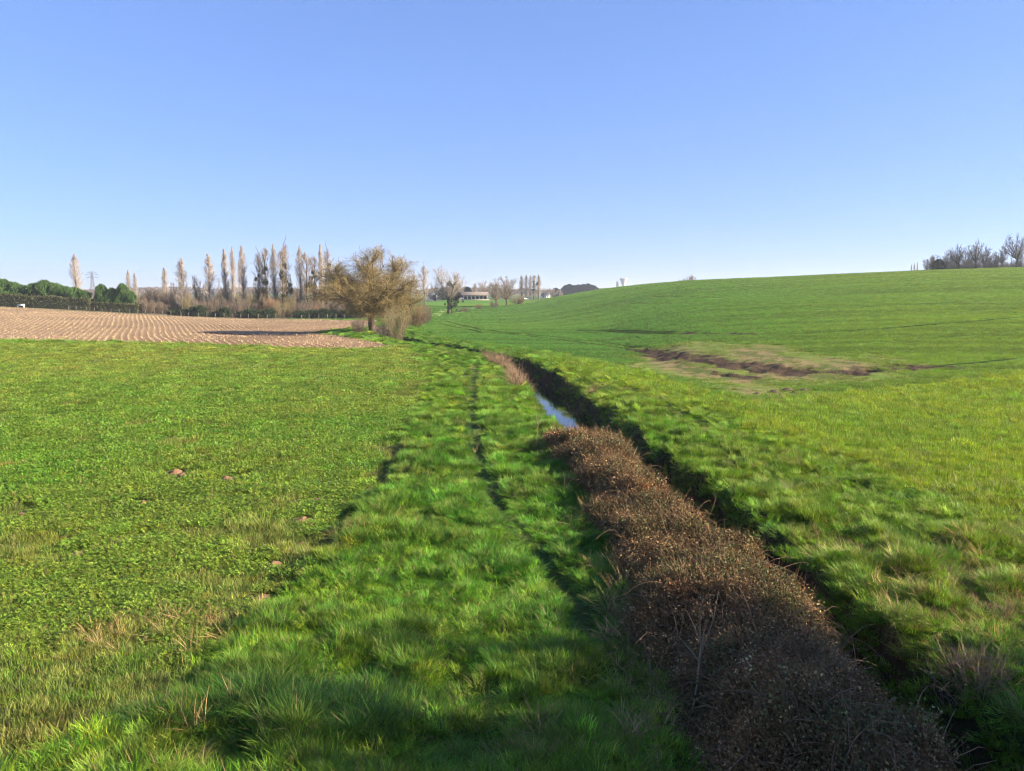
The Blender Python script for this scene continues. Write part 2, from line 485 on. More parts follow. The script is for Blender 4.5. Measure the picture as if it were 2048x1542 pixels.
n_big = fbm(GXf / 9, GYf / 9, 41, 4)
n_mid = fbm(GXf / 1.6, GYf / 1.6, 43, 4)
n_far = fbm(GXf / 60, GYf / 60, 47, 3)
gcol = np.zeros((len(GXf), 3))
def setz(k, c):
    m = zon == k
    gcol[m] = c[m]
mudp = [pix(*p)[:2] for p in MUD_IMG]
mud_d, _ = seg_dist(GXf, GYf, mudp + [mudp[0]])
mud_in = np.where(in_poly(GXf, GYf, mudp), mud_d, -mud_d)
def mudness(x, y):
    d, _ = seg_dist(x, y, mudp + [mudp[0]])
    d = np.where(in_poly(x, y, mudp), d, -d)
    return sstep(-1.2, 3.4, d + 7 * (fbm(x / 3.0, y / 5, 61, 4) - 0.5))
MUDLINES = [[pix(*p)[:2] for p in [(1285, 701), (1340, 711), (1400, 718), (1470, 726), (1530, 735), (1600, 743), (1680, 745), (1760, 742), (1850, 735)]],
            [pix(*p)[:2] for p in [(1365, 666), (1420, 668), (1500, 670), (1575, 671)]],
            [pix(*p)[:2] for p in [(1430, 748), (1460, 752), (1500, 757)]],
            [pix(*p)[:2] for p in [(1320, 712), (1420, 727), (1510, 741), (1590, 752)]]]
MUDW = [2.6, 1.7, 0.8, 1.0]
def mudline(x, y):
    m = np.zeros(np.shape(x))
    for i, l in enumerate(MUDLINES):
        d, _ = seg_dist(x, y, l)
        nn = fbm(np.asarray(x) / 1.5, np.asarray(y) / 1.2, 67 + i, 4)
        m = np.maximum(m, 1 - sstep(0.35, 0.75, d / MUDW[i] + 1.9 * (nn - 0.5)))
    return m
setz(0, lerp3((0.060, 0.090, 0.020), (0.10, 0.105, 0.038), sstep(0.42, 0.68, n_mid)))
setz(1, lerp3((0.040, 0.080, 0.016), (0.075, 0.095, 0.024), n_mid))
setz(2, lerp3((0.030, 0.040, 0.014), (0.055, 0.042, 0.024), sstep(0.4, 0.6, n_mid)))
setz(3, lerp3((0.065, 0.10, 0.018), (0.115, 0.115, 0.034), sstep(0.4, 0.65, n_mid)))
crop_c = lerp3((0.065, 0.165, 0.020), (0.115, 0.19, 0.018), sstep(0.3, 0.7, n_far))
n_fine = fbm(GXf / 0.55, GYf / 0.9, 49, 4)
soil_c = lerp3((0.22, 0.155, 0.08), (0.085, 0.10, 0.03), sstep(0.40, 0.60, n_fine))
md = mudness(GXf, GYf)
md2 = 0.9 * md * (0.45 + 0.55 * sstep(0.30, 0.55, fbm(GXf / 2.4, GYf / 4.5, 53, 3)))
crop_c = crop_c * (1 - md2[:, None]) + soil_c * md2[:, None]
ml = mudline(GXf, GYf)
crop_c = crop_c * (1 - ml[:, None]) + lerp3((0.035, 0.023, 0.015), (0.075, 0.05, 0.03), sstep(0.45, 0.6, n_fine)) * ml[:, None]
setz(4, crop_c)
setz(5, lerp3((0.42, 0.285, 0.175), (0.30, 0.185, 0.105), sstep(0.3, 0.7, n_big)))
setz(6, lerp3((0.07, 0.11, 0.03), (0.16, 0.13, 0.075), sstep(0.4, 0.62, fbm(GXf / 220, GYf / 220, 71, 2))))
# churned relief in the mud
GZ = GZ - 0.12 * ml + ml * 0.45 * (fbm(GXf / 0.6, GYf / 0.9, 83, 2) - 0.4) + (zon == 4) * 0.05 * md * (n_mid - 0.5)

nu, ny = len(GU), len(GY)
ii, jj = np.meshgrid(np.arange(nu - 1), np.arange(ny - 1))
i0 = (jj * nu + ii).ravel()
Q = np.stack([i0, i0 + 1, i0 + nu + 1, i0 + nu], 1)
fz = zon[i0]
names = {0: ("clover_field", "flat clover and weed field running left of the grass strip"),
         1: ("grass_strip", "long grass strip with wheel ruts beside the ditch"),
         2: ("ditch", "steep sided drainage ditch winding up the valley"),
         3: ("grass_verge", "rough grass verge between the ditch and the crop"),
         4: ("crop_field", "green cereal crop covering the rounded hillside"),
         5: ("soil_field", "bare brown soil under the maize stubble rows"),
         6: ("countryside", "distant farmland beyond the trees and hill crest")}
for k, (nm, lab) in names.items():
    q = Q[fz == k]
    used, inv = np.unique(q, return_inverse=True)
    me = mesh_of(nm, np.stack([GXf, GYf, GZ], 1)[used], inv.reshape(-1, 4), smooth=True)
    add_attr(me, "col", 'FLOAT_COLOR', gcol[used])
    tag(obj(nm, me, M['ground']), lab, kind='structure')
# ground behind the camera (road embankment side)
yb = np.array([-6000, -800, -100, -20, -5, 0, 2.5]); xb = np.concatenate([-np.array([6000, 800, 150, 75.])[:], np.linspace(-40, 40, 17), np.array([75., 150, 800, 6000])])
XB, YB = np.meshgrid(xb, yb)
ZB = 0.35 * (1 - sstep(3.5, 9.5, YB + 0.25 * np.clip(XB, -40, 40))) * np.where(np.abs(XB) > 60, 0.5, 1) - 0.03
nb = len(xb)
iib, jjb = np.meshgrid(np.arange(nb - 1), np.arange(len(yb) - 1)); ib = (jjb * nb + iib).ravel()
me = mesh_of("roadside_ground", np.stack([XB.ravel(), YB.ravel(), ZB.ravel()], 1), np.stack([ib, ib + 1, ib + nb + 1, ib + nb], 1), smooth=True)
add_attr(me, "col", 'FLOAT_COLOR', np.tile([0.06, 0.10, 0.025], (nb * len(yb), 1)))
tag(obj("roadside_ground", me, M['ground']), "grassy ground of the road side behind the viewpoint", kind='structure')

# ------------------------------------------------------------------ water in the ditch
def resample(poly, step):
    p = np.array(poly, float); d = np.concatenate([[0], np.cumsum(np.hypot(*np.diff(p, axis=0).T))])
    s = np.arange(0, d[-1], step)
    return np.stack([np.interp(s, d, p[:, 0]), np.interp(s, d, p[:, 1])], 1)

def strip_mesh(name, poly, width, zoff, step=0.6, zfun=None, cols=1, wob=0.0, seed=1):
    p = resample(poly, step)
    t = np.gradient(p, axis=0); t /= np.linalg.norm(t, axis=1, keepdims=True) + 1e-9
    nrm = np.stack([t[:, 1], -t[:, 0]], 1)
    k = np.linspace(-0.5, 0.5, cols + 1)
    wv = width * (1 + wob * (vnoise(np.arange(len(p)) * 0.37, np.zeros(len(p)), seed) - 0.5) * 2)
    taper = np.minimum(1, np.minimum(np.arange(len(p)), np.arange(len(p))[::-1]) / 4 + 0.05)
    X = p[:, None, 0] + nrm[:, None, 0] * k[None] * (wv * taper)[:, None]
    Y = p[:, None, 1] + nrm[:, None, 1] * k[None] * (wv * taper)[:, None]
    zz = (zfun(X, Y) if zfun else np.zeros_like(X)) + zoff
    n = cols + 1
    a, b = np.meshgrid(np.arange(cols), np.arange(len(p) - 1)); i = (b * n + a).ravel()
    return mesh_of(name, np.stack([X, Y, zz], -1).reshape(-1, 3), np.stack([i, i + 1, i + n + 1, i + n], 1), smooth=True)

m, t, N, L, P = newmat("ditch_water")
P.inputs['Base Color'].default_value = (0.012, 0.013, 0.01, 1)
P.inputs['Roughness'].default_value = 0.04
P.inputs['IOR'].default_value = 1.33
P.inputs['Specular IOR Level'].default_value = 1.0
nz = N.new("ShaderNodeTexNoise"); nz.inputs['Scale'].default_value = 3.0
ge = N.new("ShaderNodeNewGeometry"); L.new(ge.outputs['Position'], nz.inputs['Vector'])
b = N.new("ShaderNodeBump"); b.inputs['Strength'].default_value = 0.06; b.inputs['Distance'].default_value = 0.03
L.new(nz.outputs['Fac'], b.inputs['Height']); L.new(b.outputs[0], P.inputs['Normal'])
tag(obj("stream", strip_mesh("stream", DITCH[:-3], 2.3, -1.02), m), "narrow still water in the ditch reflecting blue sky", kind='structure')

# ------------------------------------------------------------------ maize stubble field: ridged rows
ra = math.atan2(285 - CX, F)                                     # rows run towards photo column 285
rd = np.array([math.sin(ra), math.cos(ra)]); rn = np.array([rd[1], -rd[0]])
FA = np.array(FIELD)
sa = FA @ rd; sn = FA @ rn
ROW = 0.78
na = np.arange(max(sn.min(), -190), sn.max(), ROW / 4)
ala = np.arange(sa.min(), sa.max(), 1.3)
NA, AL = np.meshgrid(na, ala)
wig = (fbm(NA / 60, AL / 30, 101, 2) - 0.5) * 1.5
XX = NA * rn[0] + AL * rd[0] + wig * rn[0]; YYf = NA * rn[1] + AL * rd[1] + wig * rn[1]
ridge = 0.5 + 0.5 * np.cos(2 * math.pi * NA / ROW)
rz = base_z(XX, YYf) + 0.03 + 0.05 * ridge * (0.6 + 0.8 * fbm(XX / 6, YYf / 6, 105, 2)) + 0.02 * (fbm(XX / 0.7, YYf / 0.7, 107, 2) - 0.5)
inside = in_poly(XX, YYf + (fbm(XX / 2.5, YYf / 2.5, 77, 2) - 0.5) * 1.6, FIELD)
nx = len(na)
a, b_ = np.meshgrid(np.arange(nx - 1), np.arange(len(ala) - 1)); i = (b_ * nx + a).ravel()
q = np.stack([i, i + 1, i + nx + 1, i + nx], 1)
keep = inside.ravel()[q].all(1)
q = q[keep]; used, inv = np.unique(q, return_inverse=True)
pn = fbm(XX / 11, YYf / 11, 111, 3).ravel()[used]; rr = ridge.ravel()[used]
fn = vnoise(NA / ROW * 0.5 + 9, AL / 0.9, 113).ravel()[used]
straw = np.clip((rr - 0.45) * 1.7, 0, 1) * np.clip(0.35 + 1.0 * fn, 0, 1)
col = lerp3((0.335, 0.22, 0.125), (0.52, 0.385, 0.235), straw)
col = col * (0.50 + 0.42 * pn)[:, None]
xu = XX.ravel()[used]; yu = YYf.ravel()[used]
dk, _ = seg_dist(xu, yu, [flat(420, 663), flat(500, 667), flat(600, 669), flat(690, 668)])
dkm = 1 - sstep(0.6, 2.0, dk + 1.2 * (fbm(xu / 2, yu / 2, 119, 2) - 0.5))
redd = sstep(-75, -20, xu) * 0.55
col = col * (1 - redd[:, None]) + col * np.array([[0.86, 0.76, 0.72]]) * redd[:, None]
col = col * (1 - dkm[:, None]) + np.array([[0.115, 0.062, 0.036]]) * dkm[:, None]
me = mesh_of("stubble_field", np.stack([XX, YYf, rz], -1).reshape(-1, 3)[used], inv.reshape(-1, 4), smooth=True)
add_attr(me, "col", 'FLOAT_COLOR', col)
tag(obj("stubble_field", me, M['ground']), "pale brown field of harvested maize stubble in ridged rows", kind='structure')
# standing stubble stalks on the ridges
ns = 70000
kk = rng.integers(int(na.min() / ROW), int(na.max() / ROW), ns) * ROW
aa = sa.min() + (sa.max() - sa.min()) * rng.random(ns) ** 1.5
jn = kk + rng.normal(0, 0.06, ns)
wg = (fbm(jn / 60, aa / 30, 101, 2) - 0.5) * 1.5
sx = (jn + wg) * rn[0] + aa * rd[0]; sy = (jn + wg) * rn[1] + aa * rd[1]
ok = in_poly(sx, sy + (fbm(sx / 2.5, sy / 2.5, 77, 2) - 0.5) * 1.6, FIELD) & (fbm(sx / 5, sy / 5, 121, 2) > 0.36)
sx, sy = sx[ok], sy[ok]
sz = base_z(sx, sy) + 0.10
P0 = np.stack([sx, sy, sz], 1)
P1 = P0 + np.stack([rng.normal(0, 0.08, len(sx)), rng.normal(0, 0.08, len(sx)), rng.uniform(0.08, 0.26, len(sx))], 1)
mb = MB(); mb.slivers(P0, P1, rng.uniform(0.05, 0.10, len(sx)), rng)
tag(obj("maize_stalks", mb.mesh("maize_stalks"), M['stalk']), "short cut maize stalks left standing along the rows", "stubble", kind='stuff')

# ------------------------------------------------------------------ grass, clover and crop prototypes (instanced)
def blades(n, h0, h1, spread, bend, w0, rg, segs=3, rad=0.08, upright=0.0):
    """a tuft of arching blades: verts, quads, tris, per-vertex random"""
    V = []; Qd = []; T = []; B = []
    c = 0
    for k in range(n):
        az = rg.uniform(0, 2 * math.pi); r = rad * math.sqrt(rg.uniform(0, 1))
        b0 = np.array([r * math.cos(az), r * math.sin(az), -0.03])
        a2 = az + rg.normal(0, 0.7)
        out = np.array([math.cos(a2), math.sin(a2), 0])
        h = rg.uniform(h0, h1)
        lean = rg.uniform(0.1, 1.0) * spread * (1 - upright)
        cv = rg.uniform(0.3, 1.0) * bend
        side = np.array([-math.sin(a2), math.cos(a2), 0]) ; side = side + out * rg.normal(0, 0.5); side /= np.linalg.norm(side)
        wd = w0 * rg.uniform(0.7, 1.3); bvv = rg.random()
        for s in range(segs):
            t = s / segs
            p = b0 + np.array([0, 0, 1]) * h * (t - 0.42 * cv * t ** 2.2) + out * h * (lean * t + cv * 0.75 * t * t)
            ww = wd * (1 - 0.55 * t) / 2
            V += [p - side * ww, p + side * ww]; B += [bvv, bvv]
            if s: Qd.append((c + 2 * s - 2, c + 2 * s - 1, c + 2 * s + 1, c + 2 * s))
        t = 1.0
        p = b0 + np.array([0, 0, 1]) * h * (t - 0.42 * cv) + out * h * (lean + cv * 0.75)
        V.append(p); B.append(bvv)
        T.append((c + 2 * segs - 2, c + 2 * segs - 1, c + 2 * segs))
        c += 2 * segs + 1
    return V, Qd, T, B

def clover(n, h0, h1, rad, size, rg):
    V = []; Qd = []; B = []
    for k in range(n):
        az = rg.uniform(0, 2 * math.pi); r = rad * math.sqrt(rg.uniform(0, 1)); h = rg.uniform(h0, h1)
        ctr = np.array([r * math.cos(az), r * math.sin(az), h])
        bvv = rg.random(); tilt = rg.normal(0, 0.45, 2); s0 = size * rg.uniform(0.7, 1.3)
        a0 = rg.uniform(0, 6.28)
        for l in range(3):
            a = a0 + l * 2.094
            d = np.array([math.cos(a), math.sin(a), 0]); e = np.array([-d[1], d[0], 0])
            def up(p): return p + np.array([0, 0, tilt[0] * p[0] + tilt[1] * p[1]]) + ctr
            i = len(V)
            V += [up(d * 0.0), up(d * s0 * 0.6 + e * s0 * 0.42 + [0, 0, 0.15 * s0]), up(d * s0 * 1.05), up(d * s0 * 0.6 - e * s0 * 0.42 + [0, 0, 0.15 * s0])]
            B += [bvv] * 4; Qd.append((i, i + 1, i + 2, i + 3))
    return V, Qd, [], B

def proto_coll(name, gens, mat):
    co = bpy.data.collections.new(name)
    for k, g in enumerate(gens):
        V, Qd, T, B = g
        me = mesh_of("%s_%02d" % (name, k), V, Qd, T)
        add_attr(me, "bv", 'FLOAT', B)
        me.materials.append(mat)
        o = bpy.data.objects.new("%s_%02d" % (name, k), me)
        co.objects.link(o)
    return co

def scatter(name, coll, nproto, pts, scl, tint, label, cat, parent=None, tilt=0.15, rot=None, link_kind='stuff'):
    n = len(pts)
    me = mesh_of(name, pts)
    add_attr(me, "idx", 'INT', rng.integers(0, nproto, n))
    if rot is None:
        rot = np.stack([rng.normal(0, tilt, n), rng.normal(0, tilt, n), rng.uniform(0, 6.283, n)], 1)
    add_attr(me, "rot", 'FLOAT_VECTOR', rot)
    add_attr(me, "scl", 'FLOAT_VECTOR', scl)
    add_attr(me, "tint", 'FLOAT_COLOR', tint)
    o = obj(name, me, None, parent)
    g = bpy.data.node_groups.new(name + "_nodes", 'GeometryNodeTree')
    g.interface.new_socket("Geometry", in_out='INPUT', socket_type='NodeSocketGeometry')
    g.interface.new_socket("Geometry", in_out='OUTPUT', socket_type='NodeSocketGeometry')
    gi = g.nodes.new('NodeGroupInput'); go = g.nodes.new('NodeGroupOutput')
    ip = g.nodes.new('GeometryNodeInstanceOnPoints')
    ci = g.nodes.new('GeometryNodeCollectionInfo')
    ci.inputs['Collection'].default_value = coll
    ci.inputs['Separate Children'].default_value = True
    ci.inputs['Reset Children'].default_value = True
    def na_(nm, ty):
        x = g.nodes.new('GeometryNodeInputNamedAttribute'); x.data_type = ty
        x.inputs['Name'].default_value = nm
        return x.outputs[0]
    g.links.new(gi.outputs[0], ip.inputs['Points'])
    g.links.new(ci.outputs[0], ip.inputs['Instance'])
    ip.inputs['Pick Instance'].default_value = True
    g.links.new(na_("idx", 'INT'), ip.inputs['Instance Index'])
    g.links.new(na_("rot", 'FLOAT_VECTOR'), ip.inputs['Rotation'])
    g.links.new(na_("scl", 'FLOAT_VECTOR'), ip.inputs['Scale'])
    g.links.new(ip.outputs[0], go.inputs[0])
    md = o.modifiers.new("scatter", 'NODES'); md.node_group = g
    tag(o, label, cat, kind=link_kind)
    return o

def scatter_lod(name, colls, sel, hz, tint, label, cat, tilt, wide=1.0, capz=1.6):
    """hz: height factor for the selected points; splits the points over the three prototype sets"""
    L_ = lod[sel] * wide
    band = np.where(L_ < 1.35, 0, np.where(L_ < 2.2, 1, 2))
    ys = Y[sel]
    for k in range(3):
        m_ = band == k
        if not m_.any(): continue
        f = L_[m_] / LODREF[k]
        scl = np.stack([f, f, hz[m_] * np.minimum(L_[m_], capz)], 1)
        scatter(name, colls[k], 5, PTS[sel][m_], scl, tint[m_], label + ("", ", in the middle distance", ", far off")[k], cat, tilt=tilt)

rg = np.random.default_rng(11)
LODREF = [1.0, 1.7, 2.7]
def lodset(name, fn, mat, nv=5):
    """three prototype sets, each covering a wider patch with finer pieces than scaling would give"""
    return [proto_coll("%s_%d" % (name, k), [fn(f) for _ in range(nv)], mat) for k, f in enumerate(LODREF)]
C_grass = lodset("grass_tuft", lambda f: blades(int(150 * f ** 1.5), 0.075, 0.205, 0.6, 0.8, 0.0078 * f ** 0.5, rg, 3 if f < 1.5 else 2, rad=0.20 * f), M['blade'])
C_long = proto_coll("tussock_tuft", [blades(90, 0.18, 0.44, 0.5, 0.95, 0.008, rg, segs=4, rad=0.12) for _ in range(5)], M['blade'])
C_short = lodset("turf_tuft", lambda f: blades(int(120 * f ** 1.5), 0.04, 0.12, 0.7, 0.7, 0.009 * f ** 0.5, rg, segs=2, rad=0.28 * f), M['blade'])
C_clov = lodset("clover_tuft", lambda f: clover(int(150 * f ** 1.4), 0.02, 0.10, 0.28 * f, 0.021 * f ** 0.5, rg), M['clover'])
C_straw = proto_coll("straw_tuft", [blades(34, 0.15, 0.40, 0.9, 1.1, 0.009, rg, segs=3, rad=0.12) for _ in range(5)], M['straw'])
C_crop = proto_coll("crop_tuft", [blades(110, 0.10, 0.19, 0.4, 0.6, 0.02, rg, segs=2, rad=0.60) for _ in range(5)], M['blade'])
def dockp(rg):
    V = []; Qd = []; B = []
    for k in range(9):
        a = rg.uniform(0, 6.28); l = rg.uniform(0.14, 0.28); e = rg.uniform(0.3, 1.0); bvv = rg.random() * 0.9
        d = np.array([math.cos(a), math.sin(a), 0]); s = np.array([-d[1], d[0], 0]); i = len(V)
        for t, ww in ((0.05, 0.1), (0.35, 0.9), (0.7, 0.8), (1.0, 0.08)):
            p = d * l * t * math.cos(e * (1 - 0.5 * t)) + np.array([0, 0, l * t * math.sin(e * (1 - 0.7 * t))])
            V += [p - s * ww * 0.045, p + s * ww * 0.045]; B += [bvv] * 2
        for q_ in range(3): Qd.append((i + 2 * q_, i + 2 * q_ + 1, i + 2 * q_ + 3, i + 2 * q_ + 2))
    return V, Qd, [], B
C_dock = proto_coll("dock_plant", [dockp(rg) for _ in range(4)], M['blade'])

MH = [(42, 1032, 1.1), (222, 995, .8), (228, 1024, .6), (285, 1007, 1.0), (310, 1008, .9), (335, 1005, .8), (290, 1073, .9), (238, 1086, .7), (155, 1112, 1.0), (18, 1127, .8), (492, 995, .9), (635, 1003, 1), (606, 1042, 1.3),
      (604, 1090, .8), (525, 1200, 1.3), (550, 1130, 1), (553, 845, 1), (335, 878, .9), (382, 748, 1.3), (557, 737, 1.4), (640, 741, 1.3), (352, 945, 1.4), (365, 952, 1.2), (455, 960, 1.5), (590, 1137, .8), (345, 878, .7)]

# candidate points: density falls with distance, tufts grow coarser
def candidates(n, ymin, ymax, r0, k, umax=0.76):
    y = np.geomspace(ymin, ymax, 3000)
    rho = np.minimum(1, (r0 / y) ** k) * y
    cdf = np.concatenate([[0], np.cumsum((rho[1:] + rho[:-1]) / 2 * np.diff(y))]); cdf /= cdf[-1]
    yy = np.interp(rng.random(n), cdf, y)
    uu = rng.uniform(-umax, umax, n)
    return uu * yy, yy
def lodscale(y, r0, p, mx):
    return np.clip((y / r0) ** p, 1, mx)

def jitter_tint(base, n, amt=0.16, hue=0.12):
    t = np.tile(np.asarray(base, float), (n, 1)) if np.ndim(base) == 1 else np.array(base, float)
    t = t * np.exp(rng.normal(0, amt, (n, 1)))
    t[:, 0] *= np.exp(rng.normal(0, hue, n))
    return np.clip(t, 0, 1)

X, Y = candidates(66000, 4.2, 150, 11, 1.55)
zn = zone_of(X, Y)
dd, sd = ditch_d(X, Y)
T_ = tuss(X, Y)
RM = rut_mask(X, Y)
u = rng.random(len(X))
ZZ = Z(X, Y)
big = fbm(X / 7, Y / 7, 141, 3)
patch = fbm(X / 1.8, Y / 1.8, 149, 3)
emb = 1 - sstep(6.0, 9.5, Y + 0.2 * np.minimum(X, 0))
lod = lodscale(Y, 12, 0.62, 3.4)
PTS = np.stack([X, Y, ZZ], 1)
rdist = np.min([seg_dist(X, Y, r)[0] for r in RUTS], 0)
lod = np.minimum(lod, np.maximum(0.6, rdist / 0.33))
lod = np.where((zn == 1) | (zn == 3), np.minimum(lod, np.maximum(0.5, (dd - 1.0) / 0.3)), lod)
mhd = np.min([np.hypot(X - flat(a_, b_)[0], (Y - flat(a_, b_)[1])) / (0.16 * c_ * 1.5) for a_, b_, c_ in MH], 0)
lod = np.where(zn == 0, np.minimum(lod, np.maximum(0.45, (mhd - 0.6))), lod)

# clover field: clover carpet with grass mixed in
clz = (zn == 0)
nearl = sstep(11.6, 9.6, Y + 0.6 * (patch - 0.5) * 4)
bare = (fbm(X / 0.9, Y / 0.9, 151, 2) > 0.70)
s1 = clz & (u < 0.74 * (1 - nearl)) & ~bare & (patch < 0.66) & (mhd > 1.15)
n = s1.sum(); hs = (0.55 + 0.9 * patch[s1])
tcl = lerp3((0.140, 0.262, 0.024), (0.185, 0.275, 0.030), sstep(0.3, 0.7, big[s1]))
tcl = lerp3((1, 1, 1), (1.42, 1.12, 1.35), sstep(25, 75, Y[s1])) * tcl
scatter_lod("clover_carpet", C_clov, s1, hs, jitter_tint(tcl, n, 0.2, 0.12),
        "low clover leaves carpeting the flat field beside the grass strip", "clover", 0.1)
s2 = clz & ((u >= 0.74 * (1 - nearl)) | (patch >= 0.66))
n = s2.sum()
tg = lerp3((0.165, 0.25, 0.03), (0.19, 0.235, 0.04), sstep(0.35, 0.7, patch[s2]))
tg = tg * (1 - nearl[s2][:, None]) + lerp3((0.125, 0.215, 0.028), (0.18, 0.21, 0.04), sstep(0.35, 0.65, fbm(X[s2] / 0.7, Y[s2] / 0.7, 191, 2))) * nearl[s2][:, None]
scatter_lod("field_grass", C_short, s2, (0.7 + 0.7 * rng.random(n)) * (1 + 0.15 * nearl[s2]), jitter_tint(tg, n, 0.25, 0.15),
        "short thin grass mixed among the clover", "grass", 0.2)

# grass strip: lush, tussocky
s3 = (zn == 1) & (Y > 4) & (RM < 0.45 + 0.6 * sstep(24, 32, Y)) | (zn == 0) & (u > 0.94) & (nearl > 0.3)
n = s3.sum()
hh = (0.24 + 0.58 * T_[s3] + 0.18 * rng.random(n)) * (1 - 0.25 * sstep(25, 60, Y[s3]))
ts = lerp3((0.105, 0.240, 0.018), (0.150, 0.265, 0.018), sstep(0.3, 0.7, big[s3]))
ts = ts * (1.12 - 0.22 * sstep(0.35, 0.9, T_[s3]) * (fbm(X[s3] / 0.8, Y[s3] / 0.8, 171, 2) > 0.47))[:, None]
ts = ts * (1 - 0.0 * hh[:, None])
yel = (patch[s3] > 0.6) * 0.35
ts = ts * (1 - yel[:, None]) + np.array([[0.17, 0.22, 0.035]]) * yel[:, None]
scatter_lod("strip_grass", C_grass, s3, hh, jitter_tint(ts, n, 0.26, 0.2),
        "lush bright green grass covering the strip beside the brambles", "grass", 0.28, capz=1.3)
# long tussocks near the embankment and on the strip
Xl, Yl = candidates(26000, 4.2, 45, 11, 1.3)
zl = zone_of(Xl, Yl); Tl = tuss(Xl, Yl); dl, sl = ditch_d(Xl, Yl)
nearb = np.clip(1 - (np.hypot((Xl + 2.3) / 1.5, (Yl - 8.0) / 0.85)), 0, 1)
keep = (((zl == 1) & (Tl > 0.62)) | (nearb > 0.15) & (zl <= 1) & (rng.random(len(Xl)) < 0.8) | ((zl == 3) & (dl < 8) & (Tl > 0.60))) & (rut_mask(Xl, Yl) < 0.3)
Xl, Yl, Tl, nb_, sl = Xl[keep], Yl[keep], Tl[keep], nearb[keep], sl[keep]
n = len(Xl)
tl = lerp3((0.070, 0.180, 0.024), (0.115, 0.215, 0.020), sstep(0.5, 1.0, Tl))
tl = np.where((sl > 0)[:, None], tl * np.array([[1.6, 1.15, 1.0]]), tl)
sca = (0.45 + 0.45 * np.clip(nb_ * 2, 0, 1) + 0.15 * rng.random(n))
scatter("tussock_grass", C_long, 5, np.stack([Xl, Yl, Z(Xl, Yl)], 1), np.stack([sca * 1.15, sca * 1.15, sca], 1), jitter_tint(tl, n, 0.2, 0.1),
        "taller arching grass tussocks standing out of the turf", "grass", tilt=0.2)

# ditch banks: dark lush grass, little near the water
s4 = (zn == 2) & (sd > 0) & (dd > 0.98)
s4b = (zn == 2) & (sd <= 0) & (dd > 1.3)
s4 = s4 | s4b
n = s4.sum()
scatter("bank_grass", C_grass[0], 5, PTS[s4], np.stack([np.minimum(lod[s4], 1.25), np.minimum(lod[s4], 1.25), (0.5 + 0.6 * rng.random(n))], 1), jitter_tint((0.13, 0.26, 0.020), n, 0.25, 0.15),
        "grass hanging down the steep ditch banks", "grass", tilt=0.45)

# right verge: rough near the ditch, shorter and yellower away from it
rough_all = sstep(9, 2.0, dd) * (1 - 0.6 * sstep(20, 50, Y))
s5t = (zn == 3) & (rough_all < 0.35 + 0.3 * (u - 0.5))
n = s5t.sum()
tv = lerp3((0.235, 0.325, 0.018), (0.19, 0.30, 0.018), sstep(0.35, 0.65, big[s5t]))
far5 = sstep(45, 75, Y[s5t])[:, None]
tv = tv * (1 - far5) + np.array([[0.12, 0.26, 0.02]]) * far5
scatter_lod("verge_turf", C_short, s5t, 0.8 + 0.7 * rng.random(n), jitter_tint(tv, n, 0.2, 0.13),
        "short yellow green turf between the rough bank and the crop", "grass", 0.2)
s5 = (zn == 3) & ~s5t
n = s5.sum()
rough = rough_all[s5]
hh = 0.22 + rough * (0.08 + 0.75 * T_[s5]) + 0.16 * rng.random(n)
tv = lerp3((0.220, 0.320, 0.018), (0.150, 0.275, 0.018), sstep(0.1, 0.8, rough))
tv = tv * lerp3((0.92, 1.0, 1.0), (1.12, 1.0, 1.1), sstep(0.35, 0.65, big[s5]))
far5 = sstep(45, 75, Y[s5])[:, None]
tv = tv * (1 - far5) + np.array([[0.10, 0.22, 0.02]]) * far5
scatter_lod("verge_grass", C_grass, s5, hh, jitter_tint(tv, n, 0.24, 0.16),
        "rough yellow green grass on the far bank of the ditch", "grass", 0.28, capz=1.3)
# dead straw patches
LB_ = np.array(sorted([flat(*p) for p in [(1400, 1640), (1365, 1542), (1330, 1420), (1305, 1330), (1275, 1250), (1250, 1150), (1200, 1080), (1172, 1000), (1095, 905), (1068, 845), (1062, 806)]], key=lambda q: q[1]))
s6 = (((zn == 3) & (dd < 9) & (Y < 24) & (patch > 0.60) & (u < 0.30)) | ((zn == 1) & (patch > 0.655) & (u < 0.14)) | ((zn == 1) & (np.abs(X - np.interp(Y, LB_[:, 1], LB_[:, 0])) < 0.55) & (Y < 26) & (u < 0.6) & (patch > 0.4)) | ((zn == 3) & (dd < 7) & (Y < 16) & (patch > 0.52) & (u < 0.35))
      | ((zn == 0) & (np.hypot((X + 4.6) / 1.6, (Y - 10.6) / 0.7) < 1) & (u < 0.25)))
n = s6.sum()
sq = 0.6 + 0.5 * rng.random(n)
scatter("dead_grass", C_straw, 5, PTS[s6], np.stack([sq, sq, sq * 0.6], 1), jitter_tint((0.33, 0.235, 0.10), n, 0.25, 0.06),
        "flattened tan dead grass lying among the green", "grass", tilt=0.5)

